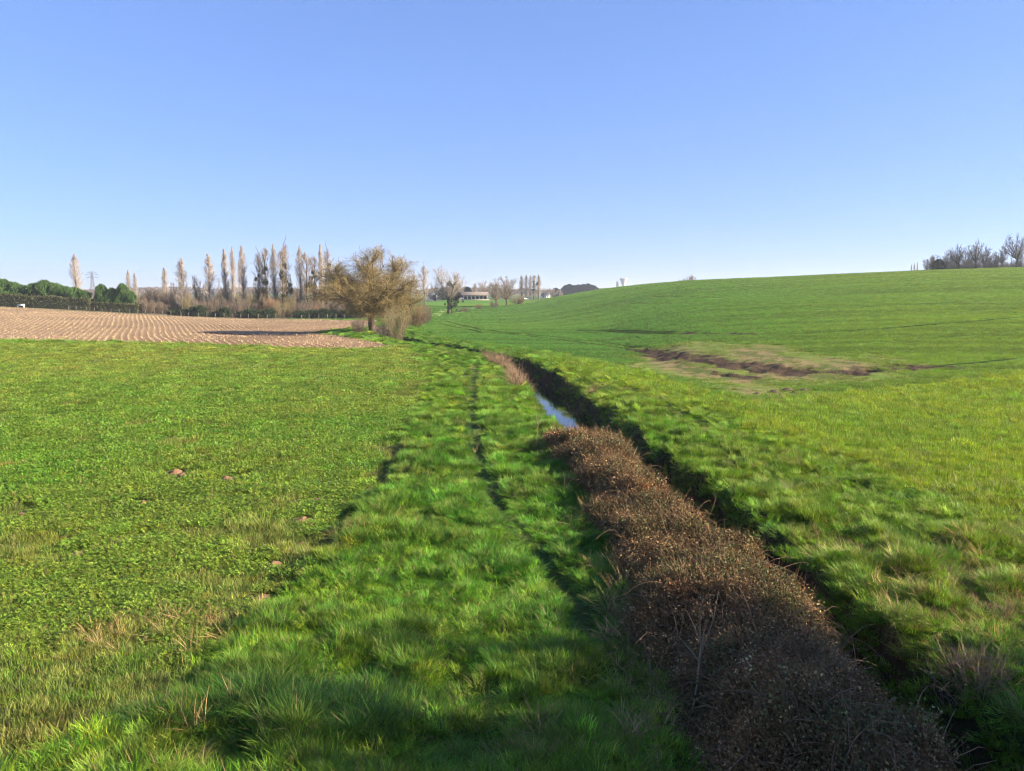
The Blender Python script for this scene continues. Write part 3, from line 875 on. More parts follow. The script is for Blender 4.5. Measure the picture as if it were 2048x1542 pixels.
# crop on the hillside
Xc, Yc = candidates(130000, 28, 290, 30, 1.45)
zc = zone_of(Xc, Yc)
mdc = mudness(Xc, Yc); mlc = mudline(Xc, Yc)
kc = (zc == 4) & (rng.random(len(Xc)) > np.clip(mdc * (0.40 + 1.2 * fbm(Xc / 2.2, Yc / 4.5, 171, 3)), 0, 0.97)) & (mlc < 0.5)
TRACKS = [[(878, 645), (913, 655), (965, 666), (1027, 670.5), (1062, 673), (1124, 681), (1218, 693), (1290, 702)],
          [(892, 641.5), (930, 652), (965, 660), (1027, 668), (1062, 670), (1124, 676), (1218, 687), (1290, 697)],
          [(930, 651), (983, 655), (1036, 656.5), (1124, 660), (1220, 661), (1300, 664), (1365, 666)],
          [(940, 654), (990, 658), (1040, 660), (1124, 663), (1220, 664.5), (1300, 667), (1365, 669)],
          [(1575, 671), (1680, 664), (1800, 656), (1920, 646), (2060, 634)],
          [(1300, 594), (1400, 595), (1500, 597), (1560, 598)],
          [(1010, 641), (1050, 643), (1100, 645)],
          [(1380, 620), (1500, 622), (1640, 620), (1800, 612), (2050, 598)],
          [(1850, 735), (1950, 728), (2060, 716)],
          [(1250, 607), (1400, 609), (1600, 607), (1750, 603)], [(1620, 640), (1800, 633), (2060, 617)], [(1700, 690), (1850, 680), (2060, 662)]]
TRW = [pix_ for pix_ in [[pix(*p)[:2] for p in t_] for t_ in TRACKS]]
TWID = [0.55, 0.55, 0.7, 0.7, 0.45, 0.45, 0.35, 0.3, 0.3] + [0.15] * 3
for t_, wd in zip(TRW, TWID):
    d, _ = seg_dist(Xc, Yc, t_); kc &= d > wd * 0.5 + 0.22 * lodscale(Yc, 30, 0.5, 3.0)
Xc, Yc, mdc = Xc[kc], Yc[kc], mdc[kc]
n = len(Xc)
lodc = lodscale(Yc, 30, 0.5, 3.0)
bgc = fbm(Xc / 45, Yc / 45, 161, 3)
rgt = sstep(0.12, 0.6, Xc / Yc)
tc_ = lerp3((0.066, 0.188, 0.022), (0.150, 0.245, 0.018), np.clip(0.15 + 0.75 * rgt + 0.5 * (bgc - 0.5), 0, 1))
drill = fbm(Xc / 34, (Yc + 0.12 * Xc) / 2.2, 181, 3)
tc_ = tc_ * (0.84 + 0.38 * sstep(0.3, 0.7, drill))[:, None]
tc_ = tc_ * (1 - 0.6 * mdc[:, None]) + np.array([[0.20, 0.20, 0.035]]) * 0.6 * mdc[:, None]
scatter("young_crop", C_crop, 5, np.stack([Xc, Yc, base_z(Xc, Yc) + (0.0)], 1), np.stack([lodc / 2.5, lodc / 2.5, (0.75 + 0.4 * rng.random(n)) * np.minimum(lodc, 1.6) * (1 - 0.45 * mdc)], 1),
        jitter_tint(tc_, n, 0.16, 0.1), "young green cereal plants growing over the hillside", "crop", tilt=0.12)
for k, (t_, wd) in enumerate(zip(TRW, TWID)):
    o = obj("wheel_track", strip_mesh("wheel_track", t_, wd, 0.07, 0.8, base_z, 2, 0.35, k), M['track'])
    tag(o, "dark wheel track pressed through the crop", kind='structure')

# weeds with broad leaves
Xd = []; 
for (px_, row_, k, wx, wy) in [(60, 742, 170, 5.0, 1.2), (290, 695, 30, 3, .8), (400, 697, 50, 2.5, 0.9), (545, 700, 16, 1, .6), (215, 700, 16, 1, .6), (120, 693, 24, 4, .8), (640, 735, 40, 9, 1.2), (1810, 992, 26, .8, .35), (1720, 975, 20, .7, .4), (330, 1460, 18, .5, .3)]:
    cx_, cy_ = flat(px_, row_)
    for _ in range(k): Xd.append((cx_ + rng.normal(0, wx * 0.5), cy_ + rng.normal(0, wy * 0.5)))
Xd = np.array(Xd); n = len(Xd)
sq = rng.uniform(0.6, 1.25, n) * np.where(Xd[:, 1] > 40, 1.7, 1.0)
scatter("broadleaf_weeds", C_dock, 4, np.column_stack([Xd, Z(Xd[:, 0], Xd[:, 1])]), np.stack([sq, sq, sq], 1), jitter_tint((0.085, 0.16, 0.02), n, 0.2, 0.1),
        "patches of broad leaved weeds in the grass and clover", "weeds", tilt=0.1)

# ------------------------------------------------------------------ brambles over the left ditch bank
LB = sorted([flat(*p, -0.05) for p in [(1400, 1640), (1365, 1542), (1330, 1420), (1305, 1330), (1275, 1250), (1250, 1150), (1200, 1080), (1172, 1000), (1095, 905), (1068, 845), (1062, 806)]], key=lambda q: q[1])
RB = sorted([flat(*p, 0.35) for p in [(1960, 1640), (1865, 1542), (1800, 1440), (1722, 1310), (1620, 1200), (1550, 1130), (1385, 1050), (1320, 975), (1262, 900), (1185, 862), (1140, 848), (1110, 800)]], key=lambda q: q[1])
LBa, RBa = np.array(LB), np.array(RB)
def bram(t, y):
    """point of the bramble mound: t 0 (strip side) .. 1 (over the ditch)"""
    xl = np.interp(y, LBa[:, 1], LBa[:, 0]); xr = np.interp(y, RBa[:, 1], RBa[:, 0])
    hb = 0.0 + 0.92 * fbm(xl * 0 + t * 2.8, y / 1.3, 201, 4) + 0.22 * sstep(14, 7, y)
    hb = np.maximum(hb, 0.2) * (1 - 0.6 * sstep(20, 27, y))
    x = xl + (xr - xl) * t + 0.85 * (fbm(t * 2.0, y / 0.8, 207, 3) - 0.5)
    prof = np.clip(1 - np.abs(2 * t - 1) ** 2.6, 0, 1) ** 0.7
    z = 0.06 + hb * prof - 0.75 * sstep(0.82, 1.0, t)
    z = z + 0.30 * (fbm(x / 0.45, y / 0.45, 203, 2) - 0.5)
    return x, y + 0 * t, z + base_z(x, y)
by = np.geomspace(3.6, 25.0, 150); bt = np.linspace(0, 1, 26)
BT, BY = np.meshgrid(bt, by)
bx, byy, bz = bram(BT, BY)
V = np.stack([bx, byy, bz - 0.10], -1).reshape(-1, 3)
a, b_ = np.meshgrid(np.arange(25), np.arange(149)); i = (b_ * 26 + a).ravel()
thick = obj("bramble_thicket", mesh_of("bramble_mound", V, np.stack([i, i + 1, i + 27, i + 26], 1), smooth=True), M['brown_core'])
tag(thick, "dense mound of brown leaved brambles spilling over the ditch", "brambles", kind=None)
def spray(rg, n=34, L=0.34, leaf=0.031):
    V = []; Qd = []; B = []
    for k in range(n):
        t = rg.uniform(0.0, 1.0); a = rg.uniform(0, 6.28); r = rg.uniform(0.02, 0.16)
        c = np.array([r * math.cos(a), r * math.sin(a), L * (t - 0.35) * 0.8])
        d = rg.normal(size=3); d[2] -= 0.2; d /= np.linalg.norm(d)
        nn = rg.normal(size=3) + np.array([0, 0, 0.9]); e = np.cross(d, nn); e /= np.linalg.norm(e) + 1e-6
        f = np.cross(e, d); s = leaf * rg.uniform(0.6, 1.35); bvv = rg.random(); i = len(V)
        V += [c, c + d * s * 0.55 + e * s * 0.42 + f * s * 0.12, c + d * s * 1.15, c + d * s * 0.55 - e * s * 0.42 + f * s * 0.12, c + d * s * 0.6 - f * s * 0.05]
        B += [bvv] * 5; Qd += [(i, i + 1, i + 2, i + 4), (i, i + 4, i + 2, i + 3)]
    for k in range(5):           # bare side shoots
        a = rg.uniform(0, 6.28); p0 = np.array([0, 0, -0.12]); p1 = np.array([0.2 * math.cos(a), 0.2 * math.sin(a), rg.uniform(0.05, 0.26)])
        s = np.array([-math.sin(a), math.cos(a), 0]) * 0.0035; i = len(V)
        V += [p0 - s, p0 + s, p1 + s * .5, p1 - s * .5]; B += [0.97] * 4; Qd.append((i, i + 1, i + 2, i + 3))
    return V, Qd, [], B
C_br = proto_coll("bramble_spray", [spray(rg) for _ in range(7)], M['bramble_leaf'])
nbp = 17000
yb_ = 3.8 + (25.0 - 3.8) * rng.random(nbp) ** 1.35
tb_ = rng.random(nbp)
x_, y_, z_ = bram(tb_, yb_)
lod_b = np.clip((yb_ / 11) ** 0.45, 0.85, 1.5)
pn = fbm(x_ / 0.9, y_ / 0.9, 211, 3)
sq = lod_b * rng.uniform(0.75, 1.25, nbp)
tb = lerp3((0.085, 0.095, 0.032), (0.26, 0.160, 0.068), sstep(0.38, 0.62, pn))
o = scatter("leaves", C_br, 7, np.stack([x_, y_, z_ + rng.normal(0.0, 0.09, nbp)], 1), np.stack([sq, sq, sq], 1), jitter_tint(tb, nbp, 0.45, 0.16), None, None, parent=thick, tilt=0.6)
# canes arching out of the mound
def arcs(n, ylo, yhi, rg, ht=0.35, L=1.0, fun=bram, r=0.006, tpow=1.0):
    mb = MB()
    for k in range(n):
        y = ylo + (yhi - ylo) * rg.random() ** tpow; t = rg.random()
        x, yy, z = fun(np.array(t), np.array(y)); p = np.array([float(x), float(yy), float(z) - 0.08])
        d = rg.normal(size=3); d[2] = abs(d[2]) + 0.6; d /= np.linalg.norm(d)
        l = L * rg.uniform(0.4, 1.1); st = 6; pts = [p]
        for s_ in range(st):
            d = d + np.array([0, 0, -0.28]) + rg.normal(0, 0.12, 3); d /= np.linalg.norm(d)
            pts.append(pts[-1] + d * l / st)
        pts = np.array(pts); rr_ = np.linspace(r, r * 0.4, st + 1)
        mb.tubes(pts[:-1], pts[1:], rr_[:-1], rr_[1:], 3)
    return mb
o = obj("canes", arcs(1700, 4.6, 24.8, rg, L=1.0, r=0.007, tpow=1.3).mesh("bramble_canes"), M['cane'], thick); o['kind'] = 'stuff'

# dry twiggy scrub further along the ditch
def twig_heap(name, ctrs, n, hgt, mat, rg, wd=0.012):
    """upright dry twigs and reeds around the given ground points (x, y, radius)"""
    mb = MB(); P0 = []; P1 = []; c_ = np.array(ctrs)
    k = rg.integers(0, len(c_), n)
    a = rg.uniform(0, 6.28, n); r = c_[k, 2] * np.sqrt(rg.random(n))
    x = c_[k, 0] + r * np.cos(a); y = c_[k, 1] + r * np.sin(a)
    z = Z(x, y, False)
    d = rg.normal(0, 0.42, (n, 3)); d[:, 2] = 1; d[:, 0] += 0.5 * np.cos(a) * r / c_[k, 2]
    d /= np.linalg.norm(d, axis=1, keepdims=True)
    l = hgt * rg.uniform(0.45, 1.15, n)[:, None]
    b0 = np.stack([x, y, z], 1); m1 = b0 + d * l * 0.55
    d2 = d + rg.normal(0, 0.35, (n, 3)); d2[:, 2] -= 0.25; e1 = m1 + d2 * l * 0.5
    mb.tubes(b0, m1, wd, wd * 0.8, 3); mb.slivers(m1, e1, wd * 1.7, rg)
    for _ in range(3):
        t = rg.uniform(0.2, 1, n)[:, None]; q0 = b0 + (m1 - b0) * t
        q1 = q0 + (d + rg.normal(0, 0.7, (n, 3))) * l * 0.35
        mb.slivers(q0, q1, wd * 1.4, rg)
    return mb.mesh(name)
dl_ = resample(sorted([flat(*p) for p in [(1066, 778), (1056, 764), (1030, 743), (1003, 729), (975, 713)]], key=lambda q: q[1]), 0.5)
dry = [(p[0] - 0.05 - 0.55 * sstep(50, 40, p[1]), p[1], (0.45 - 0.15 * sstep(50, 40, p[1])) + 0.3 * rg.random()) for p in dl_]
o = obj("dry_scrub", twig_heap("dry_scrub", dry, 3600, 0.95, M['reed'], rg, 0.011), M['reed'])
tag(o, "pale brown dry twigs and reeds lining the ditch beyond the open water", "dry reeds", kind='stuff')
p = flat(962, 706)
o = obj("reed_clump", twig_heap("reed_clump", [(p[0] + 0.3, p[1], 0.7)], 260, 1.3, M['reed'], rg, 0.013), M['reed'])
tag(o, "small upright clump of dry reeds alone at the narrow ditch bend", "reeds")
p = flat(1176, 812, -0.6)
o = obj("bank_twigs", twig_heap("bank_twigs", [(p[0] - 0.3, p[1], 0.6)], 160, 1.0, M['reed'], rg, 0.009), M['reed'])
tag(o, "loose brown twigs leaning over the open water from the bank", "twigs")
# dry tufts at the gully by the bottom right
for (px_, row_, rad_, hh_, n_, lab) in [(1945, 1375, 0.40, 0.55, 150, "big rusty tuft of dead grass hanging over the dark gully"),
                                        (1990, 1250, 0.20, 0.35, 70, "pale upright tuft of straw in the rough verge grass"),
                                        (1578, 998, 0.12, 0.55, 16, "few thin bleached stalks standing on the verge")]:
    q_ = flat(px_, row_, -0.1)
    o = obj("dead_grass_tuft", twig_heap("dead_grass_tuft", [(q_[0], q_[1], rad_)], n_, hh_, M['deadstalk'], rg, 0.006), M['deadstalk'])
    tag(o, lab, "dead grass")
# dead sapling at the bramble edge
q_ = flat(1378, 1455, 0.1)
sx_, sy_ = q_
zb = float(Z(sx_, sy_)) - 0.05
mb = MB(); top = np.array([sx_ + 0.12, sy_ + 0.05, zb + 0.95]); base = np.array([sx_, sy_, zb])
mid = (base + top) / 2 + [0.02, 0, 0]
mb.tubes([base, mid], [mid, top], [0.016, 0.013], [0.013, 0.010], 6)
stem = obj("dead_sapling", mb.mesh("dead_sapling_stem", True), M['deadstalk'])
tag(stem, "bare dead sapling stem with forked twigs at the bramble edge", "sapling")
for k, (dx_, dz_, l_) in enumerate([(-0.35, 0.9, 0.5), (-0.1, 1.0, 0.65), (0.32, 1.0, 0.75), (0.12, 1.0, 0.4), (-0.6, 0.7, 0.35)]):
    mb = MB(); d_ = np.array([dx_, 0.15 * (k - 2), dz_]); d_ /= np.linalg.norm(d_)
    s0 = top - np.array([0, 0, 0.05 * k]) * 1.0
    m_ = s0 + d_ * l_ * 0.55; e_ = m_ + (d_ + [0.15 * (k % 2 * 2 - 1), 0, 0.1]) * l_ * 0.45
    mb.tubes([s0, m_], [m_, e_], [0.008, 0.006], [0.006, 0.002], 5)
    f_ = m_ + np.array([-0.5 * d_[0] + 0.1, 0.1, 0.3]) * l_ * 0.6
    mb.tubes([m_], [f_], [0.004], [0.0015], 4)
    obj("twig", mb.mesh("dead_sapling_twig"), M['deadstalk'], stem)
q_ = flat(1073, 905, 0.0); zb = float(Z(*q_))
mb = MB(); b0 = np.array([q_[0], q_[1], zb - 0.05]); f0 = b0 + [0.04, 0, 0.75]
mb.tubes([b0], [f0], [0.014], [0.011], 5)
st2 = obj("dead_sapling", mb.mesh("thin_sapling_stem"), M['deadstalk'])
tag(st2, "thin pale sapling leaning where the brambles meet the open water", "sapling")
for d_ in ([0.35, 0.1, 0.75], [-0.15, 0.0, 0.8], [0.6, 0.05, 0.4]):
    mb = MB(); mb.tubes([f0], [f0 + np.array(d_) * 0.9], [0.008], [0.002], 4); obj("twig", mb.mesh("thin_sapling_twig"), M['deadstalk'], st2)

# ------------------------------------------------------------------ molehills and clods
def lump(r, h, seed, n=10, m_=5):
    rg_ = np.random.default_rng(seed); V = [(0, 0, h)]; Qd = []; T = []
    for j in range(1, m_ + 1):
        for k in range(n):
            a = 2 * math.pi * k / n; rr_ = r * j / m_ * (1 + rg_.normal(0, 0.13)); hz = h * (0.5 + 0.5 * math.cos(math.pi * j / m_)) + rg_.normal(0, 0.10) * h * (j < m_) - (0.04 if j == m_ else 0)
            V.append((rr_ * math.cos(a), rr_ * math.sin(a), hz))
    for k in range(n): T.append((0, 1 + k, 1 + (k + 1) % n))
    for j in range(m_ - 1):
        for k in range(n): Qd.append((1 + j * n + k, 1 + (j + 1) * n + k, 1 + (j + 1) * n + (k + 1) % n, 1 + j * n + (k + 1) % n))
    return mesh_of("molehill", V, Qd, T)
hillm = [lump(0.16, 0.07, k) for k in range(4)]
for me in hillm: me.materials.append(M['soil'])
for k, (px_, row_, s_) in enumerate(MH):
    q_ = flat(px_, row_)
    o = obj("molehill", hillm[k % 4]); o.location = (q_[0], q_[1], float(Z(*q_))); o.rotation_euler = (0, 0, k * 1.7)
    f_ = s_ * (1.0 if q_[1] < 30 else 1.4); o.scale = (f_ * 1.15, f_ * 0.9, f_)
    tag(o, "small heap of bare orange soil poking through the clover", "molehill", "molehills in the clover field")
for k, (px_, row_, s_) in enumerate([(1515, 788, 1.6), (1548, 785, 2.2), (1575, 781, 2.6), (1590, 786, 1.8), (1608, 782, 2.2), (1535, 793, 1.5), (1632, 791, 1.6), (1560, 792, 1.4)]):
    q_ = flat(px_, row_)
    me = lump(0.17, 0.06, 50 + k); me.name = "earth_clod"; me.materials.append(M['mud'])
    o = obj("earth_clod", me); o.location = (q_[0], q_[1], float(Z(*q_))); o.scale = (s_, s_ * 0.8, s_)
    tag(o, "lump of dark churned earth heaped at the corner of the muddy patch", "earth clod", "earth clods at the field corner")

# ------------------------------------------------------------------ trees
def sprout(S, n, L, ang, up, rg, tmin=0.15, env=None, shrink=0.5, lmin=0.0):
    """children of segments S=(P0,P1): n per segment, two bent pieces each; returns their segments"""
    P0, P1 = S
    m = len(P0)
    P0 = np.repeat(P0, n, 0); P1 = np.repeat(P1, n, 0)
    k = m * n
    t = rg.uniform(tmin, 1, k)[:, None]
    base = P0 + (P1 - P0) * t
    d = P1 - P0; pl = np.linalg.norm(d, axis=1, keepdims=True); d = d / (pl + 1e-9)
    pr = np.cross(d, rg.normal(size=(k, 3))); pr /= np.linalg.norm(pr, axis=1, keepdims=True) + 1e-9
    a = np.radians(rg.normal(ang, ang * 0.25, k))[:, None]
    dd_ = d * np.cos(a) + pr * np.sin(a) + np.array([0, 0, up]); dd_ /= np.linalg.norm(dd_, axis=1, keepdims=True)
    l = (L * rg.uniform(0.55, 1.15, k) * (1 - shrink * t[:, 0] * 0.6))[:, None]
    mid = base + dd_ * l * 0.5
    d2 = dd_ + rg.normal(0, 0.22, (k, 3)) + np.array([0, 0, up * 0.6]); d2 /= np.linalg.norm(d2, axis=1, keepdims=True)
    end = mid + d2 * l * 0.5
    if env is not None:
        f = env(end)
        g = np.clip(1.0 / np.maximum(f, 1e-3), 0.25, 1)[:, None]
        mid = base + (mid - base) * g; end = base + (end - base) * g
    return (np.concatenate([base, mid]), np.concatenate([mid, end]))

def poly_limb(p, d, l, rg, segs=4, bend=0.15, up=0.05):
    pts = [np.array(p, float)]; d = np.array(d, float)
    for s_ in range(segs):
        d = d + rg.normal(0, bend, 3) + np.array([0, 0, up]); d /= np.linalg.norm(d)
        pts.append(pts[-1] + d * l / segs)
    return np.array(pts)

def make_oak(rg, Ht=11.6, rx=7.0, fork=3.0):
    tr = MB(); cr = MB()
    ctr = np.array([0, 0, 4.6]); rad = np.array([rx, rx, Ht - 4.6])
    env = lambda p: np.linalg.norm((p - ctr) / np.where(p[:, 2:3] > 4.6, rad, np.array([rx, rx, 3.2])), axis=1)
    tp = np.array([[0, 0, -0.3], [0.05, 0, 0.5], [-0.08, 0.05, 1.6], [0, 0, fork]])
    tr.tubes(tp[:-1], tp[1:], [0.62, 0.46, 0.40], [0.46, 0.40, 0.44], 9)
    L1 = []
    for k in range(23):
        az = k * 2.399 + rg.normal(0, 0.15); q = int('{:05b}'.format(k)[::-1], 2) / 32.0
        tgt = np.array([0, 0, 4.2]) + np.array([math.cos(az), math.sin(az), 0]) * rx * 0.86 * math.cos(q * 1.35) + np.array([0, 0, (Ht - 4.2) * 0.84 * math.sin(q * 1.45) - 0.3])
        p0 = np.array([0, 0, fork - 0.25]); n_ = 6; pts = []
        for j in range(n_ + 1):
            f = j / n_
            p = p0 + (tgt - p0) * f; p[2] += (0.5 - 0.9 * q) * math.sin(f * math.pi) * 0.9
            pts.append(p + rg.normal(0, 0.16, 3) * (0 < j))
        pts = np.array(pts)
        r = np.linspace(0.20, 0.045, n_ + 1) * rg.uniform(0.75, 1.15)
        tr.tubes(pts[:-1], pts[1:], r[:-1], r[1:], 6); L1.append((pts[:-1], pts[1:]))
    S1 = (np.concatenate([a for a, _ in L1]), np.concatenate([b for _, b in L1]))
    S2 = sprout(S1, 4, 2.5, 46, 0.03, rg, 0.1, env); tr.tubes(*S2, 0.04, 0.026, 4)
    S3 = sprout(S2, 3, 1.5, 45, 0.06, rg, 0.1, env); cr.tubes(*S3, 0.022, 0.015, 3)
    S4 = sprout(S3, 3, 0.85, 45, 0.10, rg, 0.1, env); cr.slivers(*S4, 0.034, rg)
    S5 = sprout(S4, 1, 0.55, 45, 0.15, rg, 0.1, env); cr.slivers(*S5, 0.026, rg)
    pick = rg.random(len(S5[0])) < 0.55
    cr.leaves(S5[1][pick], 0.085, rg, 0.6)
    return tr, cr

def make_poplar(rg, Ht=18.0, hw=1.25, dense=1.0):
    tr = MB(); cr = MB(); n = 16
    zs = np.linspace(-0.3, Ht, n); px_ = np.cumsum(rg.normal(0, 0.05, n)); py_ = np.cumsum(rg.normal(0, 0.05, n))
    pts = np.stack([px_, py_, zs], 1); r = np.linspace(0.30, 0.02, n)
    tr.tubes(pts[:-1], pts[1:], r[:-1], r[1:], 6)
    def env(p):
        h = np.clip(p[:, 2] / Ht, 0, 1.05)
        wv = hw * np.interp(h, [0, 0.08, 0.2, 0.45, 0.75, 0.92, 1.0, 1.05], [0.2, 0.5, 0.85, 1.0, 0.85, 0.5, 0.18, 0.05])
        return np.hypot(p[:, 0], p[:, 1]) / wv
    S1 = sprout((pts[1:-1], pts[2:]), int(9 * dense), 3.4, 24, 0.30, rg, 0, env, 0); cr.tubes(*S1, 0.03, 0.018, 3)
    S2 = sprout(S1, 3, 1.5, 22, 0.35, rg, 0.1, env); cr.tubes(*S2, 0.016, 0.010, 3)
    S3 = sprout(S2, 3, 1.0, 24, 0.30, rg, 0.1, env); cr.slivers(*S3, 0.034, rg)
    return tr, cr

def make_open(rg, Ht=17.0, hw=2.6, n1=3, ang=38, trunk_r=0.32, start=4, dens=1.0, sw=0.034):
    """tall open bare tree with a clear leader"""
    tr = MB(); cr = MB(); n = 14
    zs = np.linspace(-0.3, Ht, n); pts = np.stack([np.cumsum(rg.normal(0, 0.12, n)), np.cumsum(rg.normal(0, 0.12, n)), zs], 1)
    pts[:, :2] -= pts[0, :2]
    r = np.linspace(trunk_r, 0.03, n); tr.tubes(pts[:-1], pts[1:], r[:-1], r[1:], 6)
    def env(p):
        h = np.clip(p[:, 2] / Ht, 0, 1.05)
        return np.hypot(p[:, 0], p[:, 1]) / (hw * np.interp(h, [0, 0.2, 0.5, 0.8, 0.95, 1.05], [0.4, 0.7, 1.0, 0.95, 0.6, 0.15]))
    S1 = sprout((pts[start:-1], pts[start + 1:]), n1, 4.2, ang, 0.30, rg, 0, env, 0); tr.tubes(*S1, 0.06, 0.035, 4)
    S2 = sprout(S1, 3, 1.9, 34, 0.25, rg, 0.1, env); cr.tubes(*S2, 0.024, 0.014, 3)
    S3 = sprout(S2, int(3 * dens), 1.0, 34, 0.22, rg, 0.1, env); cr.slivers(*S3, sw, rg)
    S4 = sprout(S3, 2, 0.6, 34, 0.22, rg, 0.1, env); cr.slivers(*S4, sw * 0.8, rg)
    return tr, cr, S1

def make_round(rg, Ht=10.0, rx=4.5, fork=2.2, limbs=8, sw=0.034, trunk_r=0.32):
    """bare deciduous tree with a rounded crown"""
    tr = MB(); cr = MB(); ctr = np.array([0, 0, Ht * 0.52]); rad = np.array([rx, rx, Ht * 0.48])
    env = lambda p: np.linalg.norm((p - ctr) / rad, axis=1)
    tp = np.array([[0, 0, -0.3], [0.05, 0.02, fork * 0.5], [0, 0.05, fork]])
    tr.tubes(tp[:-1], tp[1:], [trunk_r, trunk_r * 0.85], [trunk_r * 0.85, trunk_r * 0.8], 7)
    L1 = []
    for k in range(limbs):
        az = k * 2.399 + rg.normal(0, 0.3); el = math.radians(rg.uniform(32, 85))
        d = np.array([math.cos(az) * math.cos(el), math.sin(az) * math.cos(el), math.sin(el)])
        pts = poly_limb([0, 0, fork - 0.1], d, (Ht - fork) * rg.uniform(0.65, 0.95), rg, 4, 0.16, 0.10)
        f = np.maximum(env(pts), 1)[:, None]; pts = ctr + (pts - ctr) / f
        r = np.linspace(trunk_r * 0.5, 0.035, 5); tr.tubes(pts[:-1], pts[1:], r[:-1], r[1:], 5); L1.append((pts[:-1], pts[1:]))
    S1 = (np.concatenate([a for a, _ in L1]), np.concatenate([b for _, b in L1]))
    S2 = sprout(S1, 3, Ht * 0.24, 38, 0.18, rg, 0.1, env); tr.tubes(*S2, 0.04, 0.022, 3)
    S3 = sprout(S2, 3, Ht * 0.13, 38, 0.15, rg, 0.1, env); cr.slivers(*S3, sw * 1.15, rg)
    S4 = sprout(S3, 3, Ht * 0.07, 38, 0.15, rg, 0.1, env); cr.slivers(*S4, sw, rg)
    return tr, cr

def make_shrub(rg, Ht=4.0, rx=2.4, stems=34, sw=0.03, ang=30, dens=3):
    """many stems from the ground"""
    tr = MB(); cr = MB(); L1 = []
    env = lambda p: np.linalg.norm((p - np.array([0, 0, Ht * 0.42])) / np.array([rx, rx, Ht * 0.58]), axis=1)
    for k in range(stems):
        az = rg.uniform(0, 6.28); el = math.radians(rg.uniform(35, 88)); r0 = rx * 0.45 * math.sqrt(rg.random())
        d = np.array([math.cos(az) * math.cos(el), math.sin(az) * math.cos(el), math.sin(el)])
        pts = poly_limb([r0 * math.cos(az), r0 * math.sin(az), -0.15], d, Ht * rg.uniform(0.6, 1.0), rg, 3, 0.14, 0.05)
        f = np.maximum(env(pts), 1)[:, None]; f[0] = 1; pts[1:] = np.array([0, 0, Ht * 0.42]) + (pts[1:] - np.array([0, 0, Ht * 0.42])) / f[1:]
        L1.append((pts[:-1], pts[1:])); tr.tubes(pts[:-1], pts[1:], 0.035, 0.022, 3)
    S1 = (np.concatenate([a for a, _ in L1]), np.concatenate([b for _, b in L1]))
    S2 = sprout(S1, 3, Ht * 0.3, ang, 0.15, rg, 0.1, env); cr.slivers(*S2, sw * 1.2, rg)
    S3 = sprout(S2, dens, Ht * 0.16, ang, 0.12, rg, 0.1, env); cr.slivers(*S3, sw, rg)
    S4 = sprout(S3, 2, Ht * 0.09, ang, 0.12, rg, 0.1, env); cr.slivers(*S4, sw * 0.8, rg)
    return tr, cr

def make_conifer(rg, Ht=6.0, rx=2.2, n=5200, leaf=0.34, low=0.05, drop=0.0):
    tr = MB(); cr = MB()
    tr.tubes([[0, 0, -0.2]], [[0, 0, Ht * 0.8]], [0.2], [0.05], 6)
    h = rg.uniform(low, 1, n) ** 0.85; a = rg.uniform(0, 6.28, n)
    lob = 1 + 0.22 * np.sin(a * 3 + h * 9 + rg.uniform(0, 6)) + 0.18 * np.sin(a * 7 - h * 15)
    rr_ = rx * np.interp(h, [0, 0.15, 0.5, 0.78, 0.93, 1.0], [0.9, 1.0, 1.0, 0.85, 0.55, 0.15]) * lob * rg.uniform(0.68, 1.18, n)
    C = np.stack([rr_ * np.cos(a), rr_ * np.sin(a), h * Ht], 1)
    tip = C + np.stack([np.cos(a) * 0.25, np.sin(a) * 0.25, rg.uniform(0.15, 0.9, n)], 1) * leaf * 2
    cr.slivers(C, tip, leaf * 0.55, rg); cr.slivers(C, tip + rg.normal(0, 0.12, (n, 3)), leaf * 0.45, rg)
    # dense inner body
    hs = np.linspace(low, 0.97, 9); ring = 10; V = []
    for hh_ in hs:
        for k in range(ring):
            an = 2 * math.pi * k / ring; rr2 = rx * 0.60 * np.interp(hh_, [0, 0.15, 0.5, 0.78, 0.93, 1.0], [0.9, 1.0, 1.0, 0.85, 0.5, 0.05]) * rg.uniform(0.7, 1.1)
            V.append((rr2 * math.cos(an), rr2 * math.sin(an), hh_ * Ht))
    q = [(j * ring + k, j * ring + (k + 1) % ring, (j + 1) * ring + (k + 1) % ring, (j + 1) * ring + k) for j in range(8) for k in range(ring)]
    cr.add(V, q)
    return tr, cr

def clump_mesh(name, rg, n=300, leaf=0.36):
    d = rg.normal(size=(n, 3)); d /= np.linalg.norm(d, axis=1, keepdims=True)
    C = d * (rg.random(n) ** 0.4)[:, None] * 0.9
    mb = MB(); mb.leaves(C, leaf, rg, 0.55)
    return mb.mesh(name)

def column_leaves(rg, h0, h1, rad, n, leaf, pts=None):
    """ivy or sprouts round a trunk"""
    z = rg.uniform(h0, h1, n); a = rg.uniform(0, 6.28, n)
    r = rad * (0.45 + 0.75 * fbm(z * 0.9, a * 0.8, int(rg.integers(999)), 2)) * rg.uniform(0.3, 1.0, n) ** 0.5
    mb = MB(); mb.leaves(np.stack([r * np.cos(a), r * np.sin(a), z], 1), leaf, rg, 0.6)
    return mb

